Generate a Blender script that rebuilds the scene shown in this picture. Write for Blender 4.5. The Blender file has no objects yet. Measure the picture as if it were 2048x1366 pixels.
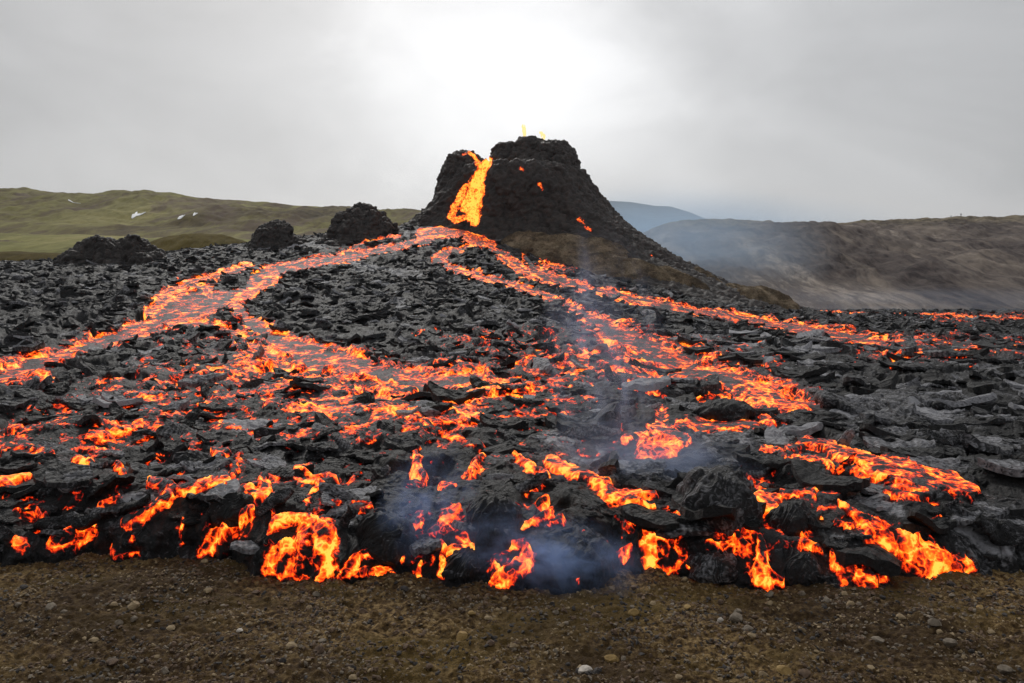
import bpy, bmesh, math, random
import numpy as np
from mathutils import Vector

# ------------------------------------------------------------------ camera, sky, sun, exposure
C = bpy.context.scene
COL = C.collection
F = 1600.0; HOR = 560.0; CAMZ = 6.0        # focal length in photo pixels, horizon row, eye height (m)
cam_d = bpy.data.cameras.new('camera')
cam = bpy.data.objects.new('camera', cam_d); COL.objects.link(cam)
cam.location = (0, 0, CAMZ); cam.rotation_euler = (math.radians(90), 0, 0)
cam_d.sensor_width = 36; cam_d.lens = 36 * F / 2048; cam_d.shift_y = -(683 - HOR) / 2048
cam_d.clip_start = 0.1; cam_d.clip_end = 20000
C.camera = cam
SUN_EL, SUN_AZ = math.radians(38), math.radians(-16)
w = bpy.data.worlds.new('World'); C.world = w; w.use_nodes = True
nt = w.node_tree; N = nt.nodes; L = nt.links
for n in list(N): N.remove(n)
def nd(nt_, t, **k):
    n = nt_.nodes.new(t)
    for a, b in k.items(): setattr(n, a, b)
    return n
def math_(nt_, op, a, b=None, clamp=False):
    n = nd(nt_, 'ShaderNodeMath', operation=op, use_clamp=clamp)
    for i, x in enumerate((a, b)):
        if x is None: continue
        if isinstance(x, (int, float)): n.inputs[i].default_value = x
        else: nt_.links.new(x, n.inputs[i])
    return n.outputs[0]
def ramp_(nt_, fac, stops, interp='LINEAR'):
    n = nd(nt_, 'ShaderNodeValToRGB'); cr = n.color_ramp; cr.interpolation = interp
    cr.elements.remove(cr.elements[1]); cr.elements[0].position = stops[0][0]; cr.elements[0].color = (*stops[0][1], 1)
    for p, c in stops[1:]: cr.elements.new(p).color = (*c, 1)
    nt_.links.new(fac, n.inputs[0]); return n.outputs[0]
def mixc(nt_, fac, a, b, bt='MIX'):
    n = nd(nt_, 'ShaderNodeMix', data_type='RGBA', blend_type=bt)
    for s, x in ((0, fac), (6, a), (7, b)):
        if isinstance(x, (int, float)): n.inputs[s].default_value = x
        elif isinstance(x, tuple): n.inputs[s].default_value = (*x, 1)
        else: nt_.links.new(x, n.inputs[s])
    return n.outputs[2]
def noise_(nt_, vec, scale, detail=4, rough=.55, dist=0, lac=2.0):
    n = nd(nt_, 'ShaderNodeTexNoise'); n.inputs['Scale'].default_value = scale
    n.inputs['Detail'].default_value = detail; n.inputs['Roughness'].default_value = rough
    n.inputs['Distortion'].default_value = dist; n.inputs['Lacunarity'].default_value = lac
    if vec is not None: nt_.links.new(vec, n.inputs['Vector'])
    return n.outputs[0]
def mapping_(nt_, vec, sc=(1, 1, 1), rot=(0, 0, 0)):
    n = nd(nt_, 'ShaderNodeMapping'); n.inputs['Scale'].default_value = sc; n.inputs['Rotation'].default_value = rot
    nt_.links.new(vec, n.inputs['Vector']); return n.outputs[0]

tc = nd(nt, 'ShaderNodeTexCoord'); D = tc.outputs['Generated']
skyt = nd(nt, 'ShaderNodeTexSky', sky_type='NISHITA', sun_disc=False)
skyt.sun_elevation = SUN_EL; skyt.sun_rotation = SUN_AZ; skyt.dust_density = 3
bg1 = nd(nt, 'ShaderNodeBackground'); bg1.inputs[1].default_value = 0.1; L.new(skyt.outputs[0], bg1.inputs[0])
# overcast cloud deck, a property of the direction in the sky
gl = Vector((-0.015, 1, .285)).normalized()
def dotd(v):
    n = nd(nt, 'ShaderNodeVectorMath', operation='DOT_PRODUCT'); L.new(D, n.inputs[0]); n.inputs[1].default_value = v
    return n.outputs['Value']
n1 = noise_(nt, mapping_(nt, D, (1, 1, 2.2)), 3.0, 6, .55, .5)
n2 = noise_(nt, mapping_(nt, D, (1, 1, 1.6), (0, .3, 0)), 5.5, 5, .55, .5)
ang = math_(nt, 'ARCCOSINE', math_(nt, 'MINIMUM', dotd(gl), 1.0))
angn = math_(nt, 'ADD', ang, math_(nt, 'MULTIPLY', math_(nt, 'SUBTRACT', n2, .5), .26))
glow = math_(nt, 'POWER', 2.718, math_(nt, 'MULTIPLY', math_(nt, 'POWER', math_(nt, 'DIVIDE', angn, .195), 2), -1))
wide = math_(nt, 'POWER', 2.718, math_(nt, 'MULTIPLY', math_(nt, 'POWER', math_(nt, 'DIVIDE', ang, .62), 2), -1))
sepd = nd(nt, 'ShaderNodeSeparateXYZ'); L.new(D, sepd.inputs[0])
hz = math_(nt, 'POWER', 2.718, math_(nt, 'MULTIPLY', math_(nt, 'ABSOLUTE', sepd.outputs[2]), -9))
b = math_(nt, 'ADD', .34, math_(nt, 'MULTIPLY', wide, .33))
b = math_(nt, 'ADD', b, math_(nt, 'MULTIPLY', glow, .42))
b = math_(nt, 'ADD', b, math_(nt, 'MULTIPLY', hz, .13))
b = math_(nt, 'ADD', b, math_(nt, 'MULTIPLY', math_(nt, 'SUBTRACT', n1, .5), .40))
b = math_(nt, 'MAXIMUM', b, .12)
# brightness added to the deck overhead and behind the camera, lighting the ground
over = math_(nt, 'ADD', math_(nt, 'MULTIPLY', math_(nt, 'SUBTRACT', sepd.outputs[2], .38), 1.6, True), math_(nt, 'MULTIPLY', math_(nt, 'SUBTRACT', .25, sepd.outputs[1]), .9, True))
b = math_(nt, 'ADD', b, math_(nt, 'MULTIPLY', over, .24))
tint = mixc(nt, math_(nt, 'MULTIPLY', hz, .9), (.985, .99, 1.0), (1.0, .972, .94))
comb = nd(nt, 'ShaderNodeCombineColor')
for i in range(3): L.new(b, comb.inputs[i])
cm = mixc(nt, 1.0, tint, comb.outputs[0], 'MULTIPLY')
bg2 = nd(nt, 'ShaderNodeBackground'); bg2.inputs[1].default_value = 1.0; L.new(cm, bg2.inputs[0])
ms = nd(nt, 'ShaderNodeMixShader'); ms.inputs[0].default_value = .95
L.new(bg1.outputs[0], ms.inputs[1]); L.new(bg2.outputs[0], ms.inputs[2])
wo = nd(nt, 'ShaderNodeOutputWorld'); L.new(ms.outputs[0], wo.inputs[0])

sd = bpy.data.lights.new('sun', 'SUN'); sd.energy = 1.7; sd.angle = math.radians(12); sd.color = (1, .965, .91)
so = bpy.data.objects.new('sun', sd); COL.objects.link(so)
sdir = Vector((math.sin(SUN_AZ) * math.cos(SUN_EL), math.cos(SUN_AZ) * math.cos(SUN_EL), math.sin(SUN_EL)))
so.rotation_euler = sdir.to_track_quat('Z', 'Y').to_euler(); so.location = (0, 0, 80)
C.view_settings.view_transform = 'Standard'; C.view_settings.look = 'None'
C.view_settings.exposure = 0; C.view_settings.gamma = 1
C.cycles.use_denoising = True; C.cycles.max_bounces = 6; C.cycles.diffuse_bounces = 3; C.cycles.volume_bounces = 1
C.cycles.transparent_max_bounces = 16; C.cycles.sample_clamp_indirect = 4
C.cycles.volume_step_rate = 2.0; C.cycles.volume_max_steps = 128

# ------------------------------------------------------------------ numeric noise
f32 = np.float32
def hsh(ix, iy, s=0, iz=None):
    h = (ix.astype(np.int64) * 374761393 + iy.astype(np.int64) * 668265263 + s * 2147483647 + 1013904223)
    if iz is not None: h = h + iz.astype(np.int64) * 1274126177
    h = (h & 0xffffffff).astype(np.uint32)
    h ^= h >> np.uint32(15); h *= np.uint32(2246822519); h ^= h >> np.uint32(13)
    h *= np.uint32(3266489917); h ^= h >> np.uint32(16)
    return (h & np.uint32(0xffffff)).astype(f32) / f32(0x1000000)
def vn2(x, y, s=0):
    xi = np.floor(x); yi = np.floor(y); fx = (x - xi).astype(f32); fy = (y - yi).astype(f32)
    xi = xi.astype(np.int64); yi = yi.astype(np.int64)
    def g(dx, dy):
        a = hsh(xi + dx, yi + dy, s) * f32(6.28318)
        return np.cos(a) * (fx - dx) + np.sin(a) * (fy - dy)
    ux = fx * fx * fx * (fx * (fx * 6 - 15) + 10); uy = fy * fy * fy * (fy * (fy * 6 - 15) + 10)
    a = g(0, 0); b = g(1, 0); c = g(0, 1); d = g(1, 1)
    return (a + (b - a) * ux + (c - a) * uy + (a - b - c + d) * ux * uy) * f32(1.4)
def fbm2(x, y, o=4, s=0, gain=.5):
    r = 0; am = 1
    for i in range(o):
        r = r + am * vn2(x * 2.03 ** i + 17.3 * i, y * 2.03 ** i - 9.1 * i, s + i); am *= gain
    return r
def vn3(x, y, z, s=0):
    xi = np.floor(x); yi = np.floor(y); zi = np.floor(z)
    fx = (x - xi).astype(f32); fy = (y - yi).astype(f32); fz = (z - zi).astype(f32)
    xi = xi.astype(np.int64); yi = yi.astype(np.int64); zi = zi.astype(np.int64)
    ux = fx * fx * (3 - 2 * fx); uy = fy * fy * (3 - 2 * fy); uz = fz * fz * (3 - 2 * fz)
    r = 0
    for dx in (0, 1):
        for dy in (0, 1):
            for dz in (0, 1):
                r = r + hsh(xi + dx, yi + dy, s, zi + dz) * (ux if dx else 1 - ux) * (uy if dy else 1 - uy) * (uz if dz else 1 - uz)
    return r * 2 - 1
def fbm3(x, y, z, o=4, s=0, gain=.5):
    r = 0; am = 1
    for i in range(o):
        r = r + am * vn3(x * 2.03 ** i + 3.7 * i, y * 2.03 ** i, z * 2.03 ** i - 5.1 * i, s + i); am *= gain
    return r
def worley3(x, y, z, s=0):                 # distance to the nearest jittered point: rounded clinker blobs
    xi = np.floor(x).astype(np.int64); yi = np.floor(y).astype(np.int64); zi = np.floor(z).astype(np.int64)
    best = np.full(x.shape, 9, f32)
    for dx in (-1, 0, 1):
        for dy in (-1, 0, 1):
            for dz in (-1, 0, 1):
                cx = xi + dx; cy = yi + dy; cz = zi + dz
                d = (cx + hsh(cx, cy, s, cz) - x) ** 2 + (cy + hsh(cx, cy, s + 1, cz) - y) ** 2 + (cz + hsh(cx, cy, s + 2, cz) - z) ** 2
                best = np.minimum(best, d)
    return np.sqrt(best)
def plates(x, y, s, tilt, off, rmin=.55, rmax=.95):
    """overlapping tilted slabs: height of the topmost one, how near its rim we are, its random id, local coords"""
    xi = np.floor(x).astype(np.int64); yi = np.floor(y).astype(np.int64)
    H = np.full(x.shape, -off - tilt * .8, f32); E = np.zeros(x.shape, f32); ID = np.zeros(x.shape, f32)
    PX = np.zeros(x.shape, f32); PY = np.zeros(x.shape, f32)
    for dx in (-1, 0, 1):
        for dy in (-1, 0, 1):
            cx = xi + dx; cy = yi + dy
            px = (x - cx - hsh(cx, cy, s)).astype(f32); py = (y - cy - hsh(cx, cy, s + 1)).astype(f32)
            h1 = hsh(cx, cy, s + 2); h2 = hsh(cx, cy, s + 3); h3 = hsh(cx, cy, s + 4); h4 = hsh(cx, cy, s + 5); h5 = hsh(cx, cy, s + 6)
            th = h1 * f32(6.283); ct = np.cos(th); st = np.sin(th)
            qx = px * ct + py * st; qy = -px * st + py * ct
            # squarish rounded slab, longer one way
            el = .6 + .5 * h2
            d = np.maximum(np.maximum(np.abs(qx) , np.abs(qy) / el), (np.abs(qx) + np.abs(qy) / el) * (.62 + .12 * h5)) / (rmin + (rmax - rmin) * h3)
            th2 = h4 * f32(6.283)
            h = off * (h5 * 2 - 1) + tilt * (np.cos(th2) * px + np.sin(th2) * py) * (.3 + 1.2 * h2) - .25 * off * d * d
            ok = (d < 1) & (h > H)
            H = np.where(ok, h, H); E = np.where(ok, 1 - d, E); ID = np.where(ok, h3 * .6 + h1 * .4, ID)
            PX = np.where(ok, qx, PX); PY = np.where(ok, qy, PY)
    return H, E, ID, PX, PY
def sstep(a, b, x):
    t = np.clip((x - a) / (b - a), 0, 1); return t * t * (3 - 2 * t)

# ------------------------------------------------------------------ lava field base shape
UK = np.array([-400, 0, 250, 500, 720, 900, 1100, 1300, 1560, 1800, 2048, 2500.])
YK = np.array([10, 17, 24, 40, 60, 80, 110, 140, 170, 200, 270.])
ZK = np.array([
 [1.0, 1.1, 1.3, 1.9, 2.9, 4.6, 7.2, 7.0, 5, 3, 0],
 [1.0, 1.1, 1.3, 1.9, 2.9, 4.6, 7.9, 8.4, 7, 4, 0],
 [1.0, 1.1, 1.3, 1.9, 2.8, 4.5, 8.2, 9.9, 9, 5, 0],
 [1.0, 1.1, 1.3, 1.8, 2.7, 4.3, 8.3, 12.2, 11.5, 6, 0],
 [1.0, 1.1, 1.3, 1.8, 2.6, 4.2, 8.5, 14.2, 14.2, 7, 0],
 [1.0, 1.1, 1.3, 1.8, 2.6, 4.2, 8.6, 15.3, 15.5, 8, 0],
 [1.0, 1.1, 1.3, 1.8, 2.6, 4.1, 7.3, 10.2, 10, 5, 0],
 [1.0, 1.1, 1.2, 1.6, 2.3, 3.3, 4.5, 4.6, 3, 0, -1],
 [1.0, 1.0, 1.1, 1.5, 1.5, 1.5, 1.3, .9, -.3, -1, -1],
 [1.0, 1.0, 1.1, 1.4, 1.2, 1.0, .6, .1, -.6, -1, -1],
 [1.0, 1.0, 1.1, 1.2, 1.0, .8, .3, 0, -.6, -1, -1],
 [1.0, 1.0, 1.0, 1.0, .9, .7, .3, 0, -.6, -1, -1]])
def catmull(xk, fk, x):                    # fk: (..., K) sampled at x (1-D array) along last axis
    m = np.gradient(fk, xk, axis=-1)
    i = np.clip(np.searchsorted(xk, x) - 1, 0, len(xk) - 2)
    h = xk[i + 1] - xk[i]; t = np.clip((x - xk[i]) / h, 0, 1)
    a, b = fk[..., i], fk[..., i + 1]; ma, mb = m[..., i], m[..., i + 1]
    return (2*t**3 - 3*t**2 + 1)*a + (t**3 - 2*t**2 + t)*h*ma + (-2*t**3 + 3*t**2)*b + (t**3 - t**2)*h*mb
UG = np.linspace(-400, 2500, 581); YG = np.exp(np.linspace(math.log(10), math.log(270), 500))
_z = catmull(YK, ZK, YG)                   # (12,500)
ZG = catmull(UK, _z.T, UG)                 # (500,581)
def bil(gx, gy, G, x, y):                  # G[y,x]
    fx = np.clip((x - gx[0]) / (gx[1] - gx[0]), 0, len(gx) - 1.001); fy = np.clip((y - gy[0]) / (gy[1] - gy[0]), 0, len(gy) - 1.001)
    i = fx.astype(int); j = fy.astype(int); a = fx - i; b = fy - j
    return (G[j, i]*(1-a)*(1-b) + G[j, i+1]*a*(1-b) + G[j+1, i]*(1-a)*b + G[j+1, i+1]*a*b)
FU = np.array([-400, 0, 60, 180, 300, 400, 470, 500, 530, 680, 800, 870, 960, 1080, 1150, 1220, 1300, 1400, 1500, 1650, 1780, 1900, 1960, 2048, 2500.])
FV = np.array([1128, 1130, 1122, 1106, 1108, 1106, 1112, 1140, 1152, 1153, 1155, 1152, 1166, 1180, 1170, 1146, 1143, 1158, 1166, 1172, 1162, 1147, 1140, 1142, 1140.])
def front_d(u):
    v = np.interp(u, FU, FV) + 3 * vn2(u / 37., u * 0 + .5, 91) + 2 * vn2(u / 13., u * 0 + .5, 92)
    return F * CAMZ / (v - HOR)
def base_z(u, Y):
    s = Y - front_d(u)
    z = bil(UG, np.log(YG), ZG, u, np.log(np.maximum(Y, 10)))
    run = .38 + .50 * sstep(1350, 1650, u) + .30 * sstep(680, 760, u) * sstep(-1350, -1200, -u)      # how gently the front slopes
    return -.25 + (z + .25) * np.clip(1 - np.exp(-(s + .02) / run), 0, 1), s
def at_uv(u, v, far=False):
    """depth where the ray of photo pixel (u,v) first meets the smooth lava surface"""
    Y = np.linspace(14, 175, 6000); z, _ = base_z(np.full_like(Y, u), Y)
    vv = HOR + F * (CAMZ - z) / Y
    k = np.where(vv <= v)[0]
    if len(k) == 0: k = [int(np.argmin(vv))]
    return Y[k[0]], z[k[0]]
def wx(u, Y): return (u - 1024) / F * Y

# ------------------------------------------------------------------ traced molten features: (points (u,v,halfwidth)), style
# style: r river with cooling skin, h hot, d dull red, p pool; entries with a label become things of their own
FE = []
def fe(style, pts, name=None, label=None, cat=None, group=None, closed=False):
    FE.append(dict(style=style, pts=pts, name=name, label=label, cat=cat, group=group)); return len(FE) - 1
G1 = 'molten lava rivers running down from the cone'; G2 = 'glowing lava breakouts near the flow front'
fe('p', [(840,468,10),(880,462,13),(915,462,14),(950,478,14),(985,490,8)], 'lava_pool', 'pinkish molten pool at the foot of the lava fall, where the rivers part', 'lava pool')
fe('r', [(860,478,9),(780,496,9),(690,514,11),(600,529,12),(540,546,17),(480,580,26),(410,600,34),(350,622,36),(290,655,20),(230,675,16),(150,702,16),(80,725,18),(0,750,20),(-90,778,22),(-240,810,24)], 'lava_river', 'widest molten river curving down to the left edge of the picture', 'lava river', G1)
fe('h', [(500,535,10),(455,545,8),(410,558,8),(370,566,12),(330,592,12),(295,625,12)], 'lava_river', 'bright narrow lava branch looping along the far side of the small black islet', 'lava river', G1)
fe('h', [(548,555,10),(500,585,13),(470,600,9)])
fe('h', [(408,575,7),(420,590,7)])
fe('r', [(470,610,16),(500,642,16),(545,672,20),(600,700,24),(680,722,28),(760,742,24),(860,756,16),(960,752,10)], 'lava_river', 'mottled orange river spreading right below the round black crust island', 'lava river', G1)
fe('h', [(340,652,8),(400,650,7),(460,660,8),(500,684,12),(540,712,14),(575,730,12)], 'lava_river', 'yellow lava seam curving above the small black crust hollow at left', 'lava river', G1)
fe('r', [(975,492,8),(1010,518,12),(1045,540,12),(1100,558,14),(1180,580,13),(1280,602,11),(1400,624,11),(1500,640,12),(1600,658,13),(1700,676,15),(1765,690,16)], 'lava_river', 'long straight lava river running right from the cone foot to the flat field', 'lava river', G1)
fe('r', [(935,492,7),(890,506,11),(872,520,10),(915,540,10),(1000,562,9),(1080,586,9),(1130,606,11),(1170,635,18),(1235,668,26),(1300,700,30),(1400,738,30),(1490,772,24),(1560,800,16),(1650,816,8)], 'lava_river', 'central lava river from the pool, widening into broken orange pieces at right', 'lava river', G1)
fe('h', [(1050,530,6),(1048,510,5),(1060,501,5),(1080,502,5),(1088,515,6),(1082,530,8)], 'lava_ring', 'horseshoe of glowing lava round a dark plug beside the brown bank', 'lava ring')
fe('h', [(1000,512,5),(1040,540,6),(1085,562,5),(1180,586,5),(1300,612,5)])
fe('h', [(900,530,5),(960,553,5),(1040,578,4),(1120,606,5),(1165,640,7)])
fe('d', [(1098,528,4),(1120,536,4)])
fe('d', [(700,494,3),(740,484,4),(800,472,3)])
fe('h', [(1570,616,3),(1620,621,3),(1690,627,2)], 'lava_river', 'thin red lava thread on the far flat at the foot of the brown hill', 'lava river', G1)
fe('d', [(1700,628,2),(1800,630,2),(1890,632,3),(1960,636,3),(2060,640,3),(2200,645,3)])
# big near breakouts
BIG = fe('b', [(548,1052,6),(575,1044,10),(612,1042,16),(640,1062,20),(655,1092,20),(648,1130,24),(600,1132,30),(558,1135,24),(560,1095,22),(600,1090,26),(610,1060,20)], 'lava_breakout', 'largest bright lava breakout, tall and square, pouring onto the brown gravel left of centre', 'lava breakout', G2)
fe('h', [(125,1076,10),(160,1068,15),(192,1060,9)], 'lava_breakout', 'oval orange lava blob under grey crust near the left end of the front', 'lava breakout', G2)
fe('h', [(349,992,6),(318,1020,9),(294,1038,14),(265,1047,10)], 'lava_breakout', 'lava tongue sloping down left from the crossing of bright seams', 'lava breakout', G2)
fe('h', [(505,1022,6),(462,1040,11),(440,1058,15),(425,1082,16),(404,1102,10)], 'lava_breakout', 'tall orange lava spill reaching the gravel left of the largest breakout', 'lava breakout', G2)
fe('h', [(300,976,6),(325,980,7),(349,992,7),(393,987,7),(425,979,7),(455,977,6)], 'lava_seam', 'wavy bright seam arching over a black hollow at lower left', 'lava seam', G2)
fe('h', [(455,984,6),(485,990,9),(515,994,8),(530,980,12),(528,968,8)], 'lava_seam', 'short thick yellow seam ending in a knob above the leaning grey slab', 'lava seam', G2)
fe('h', [(368,1082,8),(369,1070,4),(370,1042,3)], 'lava_drip', 'small triangular lava drip between two larger spills at lower left', 'lava drip', G2)
fe('h', [(236,926,11),(236,942,8),(247,957,6)], 'lava_breakout', 'small blocky orange opening in black crust at far left, above the wavy seam', 'lava breakout', G2)
fe('h', [(480,916,5),(474,940,6),(468,958,9)], 'lava_breakout', 'upright orange gap with a thin arm, above the thick yellow seam', 'lava breakout', G2)
fe('h', [(476,938,4),(505,928,3),(525,925,3)])
fe('h', [(422,906,4),(440,912,8),(452,908,4)])
fe('h', [(-60,898,6),(0,901,6),(60,900,6),(110,906,4)], 'lava_seam', 'level orange seam at the left edge of the picture', 'lava seam', G2)
fe('d', [(-60,968,6),(0,966,5),(52,957,3)])
fe('d', [(229,1096,6),(255,1103,8),(288,1106,6)])
fe('h', [(550,1020,3),(562,1042,4)])
fe('d', [(593,942,4),(630,948,4),(672,946,3)])
fe('h', [(614,965,4),(652,983,4),(624,992,4)])
fe('h', [(703,1013,4),(720,1008,5),(740,1013,4),(743,1023,4),(722,1032,5),(704,1026,4)], 'lava_ring', 'small glowing ring in black crust right of the largest breakout', 'lava ring')
fe('h', [(683,1146,5),(705,1132,9),(714,1119,8),(722,1110,7),(755,1112,4)], 'lava_drip', 'branching lava drip just right of the largest breakout', 'lava drip', G2)
fe('h', [(723,1138,5),(755,1146,5),(792,1153,4)])
fe('h', [(746,1094,6),(771,1088,10),(795,1078,9),(816,1070,8),(843,1057,4)], 'lava_seam', 'speckled lava seam rising to the right through blue grey crust', 'lava seam', G2)
fe('h', [(822,1074,4),(808,1100,4),(806,1119,4)])
fe('d', [(868,1074,8),(890,1054,13),(918,1030,8)], 'lava_breakout', 'dull orange patch seen through smoke left of the rounded dark dome', 'lava breakout', G2)
fe('h', [(884,1091,6),(897,1102,5),(950,1098,4)])
fe('d', [(840,1122,4),(840,1150,4)]); fe('d', [(884,1108,5),(886,1140,5)])
fe('h', [(1045,1054,5),(1076,1040,5),(1107,1023,5)], 'lava_seam', 'slanting lava seam on the right flank of the rounded dark dome', 'lava seam', G2)
fe('h', [(1093,1057,4),(1118,1047,5),(1124,1038,2)])
fe('h', [(1018,1095,5),(1045,1095,5),(1053,1110,8),(1045,1130,18),(1020,1146,14),(988,1168,8)], 'lava_breakout', 'orange lava spill wrapped in blue smoke at the lowest point of the front', 'lava breakout', G2)
fe('h', [(970,1132,3),(1002,1132,3)])
fe('h', [(836,908,5),(834,928,10),(850,948,6)]); fe('d', [(962,912,8),(945,938,8)])
fe('h', [(1028,917,4),(1062,931,5),(1093,944,5)]); fe('h', [(885,972,5),(905,976,5)]); fe('h', [(1080,997,5),(1096,994,5)])
fe('d', [(1052,985,3),(1093,962,3)])
fe('h', [(1100,925,10),(1137,936,8),(1170,953,8),(1215,972,14),(1226,992,14),(1276,1011,6),(1305,1026,3)], 'lava_breakout', 'lava tongue fanning out below the pale ropy crust right of centre', 'lava breakout', G2)
fe('d', [(1228,985,10),(1270,988,11),(1305,990,6)])
fe('h', [(1323,826,12),(1314,848,16),(1326,866,22),(1352,884,18),(1372,896,8)], 'lava_breakout', 'S shaped lava cascade over a step in the middle right of the field', 'lava breakout', G2)
fe('d', [(1288,900,12),(1320,902,13),(1350,900,10)])
fe('h', [(1243,887,3),(1290,876,5),(1305,861,8)])
fe('r', [(1353,846,5),(1411,842,12),(1459,840,13),(1503,846,10),(1525,857,5)], 'lava_seam', 'long flat lava seam leading right from the S shaped cascade', 'lava seam', G2)
fe('h', [(1525,835,6),(1545,846,8)]); fe('h', [(1565,850,4),(1580,857,4)])
fe('h', [(1473,788,8),(1499,776,8),(1530,790,11),(1547,818,9)]); fe('h', [(1495,805,9),(1500,810,6)])
fe('d', [(1545,812,5),(1595,820,6),(1610,814,7)])
fe('h', [(1528,916,6),(1548,922,9),(1566,930,5)], 'lava_breakout', 'small yellow almond shaped opening left of the long right lobe', 'lava breakout', G2)
fe('h', [(1576,945,6),(1612,946,9),(1634,938,7),(1660,960,5)], 'lava_seam', 'yellow forked seam below the dark red upright fin', 'lava seam', G2)
fe('m', [(1580,908,6),(1612,892,8),(1645,894,10),(1693,922,18),(1725,940,24),(1770,956,22),(1815,968,22),(1851,980,24),(1896,992,26),(1938,1000,16)], 'lava_lobe', 'long glowing lobe stretching right across black crust, at right', 'lava lobe', G2)
fe('h', [(1774,998,4),(1806,1012,6),(1842,1014,8),(1880,1008,5)])
fe('b', [(1680,1027,4),(1743,1066,10),(1792,1095,13),(1851,1122,18),(1890,1136,16),(1930,1134,10)], 'lava_lobe', 'straight bright tongue running down right to the gravel at the right end', 'lava lobe', G2)
fe('h', [(1671,1061,3),(1711,1070,5)]); fe('h', [(1740,1078,4),(1747,1094,6),(1768,1104,5)]); fe('h', [(1635,1043,2),(1650,1057,3)])
fe('h', [(1571,1057,5),(1594,1061,5)]); fe('h', [(1600,1072,4),(1610,1083,5)])
fe('h', [(1517,996,6),(1538,1014,16),(1553,1034,6)], 'lava_breakout', 'wedge shaped lava breakout right of the rubbly grey mound', 'lava breakout', G2)
fe('h', [(1558,989,5),(1598,998,8),(1639,994,4)]); fe('h', [(1630,1000,4),(1632,1016,4)]); fe('d', [(1495,957,4),(1517,980,5)])
fe('h', [(1463,1066,7),(1477,1090,9),(1488,1104,9)]);
fe('m', [(1470,1070,8),(1517,1080,12),(1558,1097,9),(1594,1106,6),(1632,1124,4)], 'lava_seam', 'branching lava seam above the grey boulder at the front, right of centre', 'lava seam', G2)
fe('h', [(1520,1093,7),(1522,1120,10),(1508,1140,15),(1556,1161,9)], 'lava_drip', 'forked lava drip reaching the gravel right of centre', 'lava drip', G2)
fe('h', [(1657,1129,5),(1680,1145,12),(1725,1148,6),(1770,1149,5)], 'lava_drip', 'low lava streak with a round head along the gravel at right', 'lava drip', G2)
fe('h', [(1372,1136,4),(1402,1144,6),(1432,1138,5)])
fe('m', [(1312,1096,18),(1340,1096,18),(1345,1120,20),(1315,1122,18)], 'lava_breakout', 'squat red lava pillow with a cracked skin beside the blue smoke, right of it', 'lava breakout', G2)
fe('d', [(1255,1056,9),(1262,1066,7)]); fe('h', [(1228,1037,3),(1254,1051,4)]); fe('h', [(1199,1084,3),(1217,1095,4)])
fe('d', [(1245,1104,9),(1256,1104,7)]); fe('h', [(1170,1080,4),(1168,1098,3)]); fe('d', [(1150,1156,4),(1182,1151,4)]); fe('h', [(1186,1112,3),(1196,1117,3)])
fe('d', [(1418,1100,5),(1459,1095,4)])
fe('h', [(603,816,3),(644,811,3),(692,806,4)]); fe('h', [(753,847,4),(780,850,4),(808,857,4),(856,853,4),(927,847,3)])
fe('h', [(821,860,3),(862,871,4),(910,888,5),(928,891,4)]); fe('d', [(705,874,5),(732,857,7)]); fe('h', [(905,818,5),(930,835,7),(965,838,4)])
fe('d', [(668,795,6),(692,800,7)]); fe('d', [(636,826,7),(655,834,6)]); fe('h', [(763,778,4),(758,792,4)]); fe('h', [(772,762,5),(790,759,5)])
fe('h', [(1143,717,6),(1174,713,6)]); fe('h', [(715,770,6),(722,772,5)])
fe('h', [(65,763,4),(85,760,6),(105,762,4)]); fe('h', [(208,829,4),(238,828,5)]); fe('h', [(205,856,3),(245,852,5),(284,846,4)])
fe('h', [(90,862,4),(112,858,6),(126,855,4)]); fe('d', [(178,871,4),(232,868,4)]); fe('h', [(298,788,4),(318,792,5),(335,796,4)])
fe('h', [(137,815,4),(148,815,4)]); fe('d', [(130,839,4),(142,840,4)]); fe('h', [(425,861,4),(478,857,4)]); fe('h', [(424,789,5),(440,791,4)])
fe('d', [(20,854,4),(42,852,4)]); fe('d', [(150,894,3),(190,893,4)]); fe('h', [(148,908,5),(188,914,5)])
fe('h', [(1781,731,4),(1795,722,5),(1812,716,4)]); fe('h', [(1725,690,7),(1752,692,8)])
fe('d', [(80,1010,3),(86,1030,4),(96,1025,6)]); fe('d', [(200,1010,4),(240,1000,4)]); fe('d', [(45,1075,8),(62,1090,7)]); fe('d', [(285,1070,6),(280,1076,5)])
# ember fields: (u, v, ru, rv, density)
EMB = [(560,750,280,55,.85),(880,775,280,50,.95),(1150,730,190,60,.62),(1350,730,190,50,.85),(1500,790,130,40,.75),(700,830,420,60,.66),(330,800,280,60,.52),(1000,690,160,25,.4),
       (150,850,240,60,.32),(1080,800,200,50,.45),(450,860,260,50,.22),(1900,700,190,28,.6),(1820,690,90,20,.6),(120,1010,200,60,.30),(600,960,350,70,.22),
       (1000,880,300,50,.22),(1250,860,90,30,.3),(900,1060,260,70,.26),(1500,1030,200,80,.3),(330,1050,220,50,.28),(1750,1080,140,40,.22),(1250,760,120,50,.5),
       (1980,640,160,14,.4),(300,680,80,25,.2),(450,690,120,18,.5),(740,500,80,8,.5),(1120,535,60,12,.5),(30,870,100,60,.25),(1650,1150,120,30,.3)]
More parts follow.
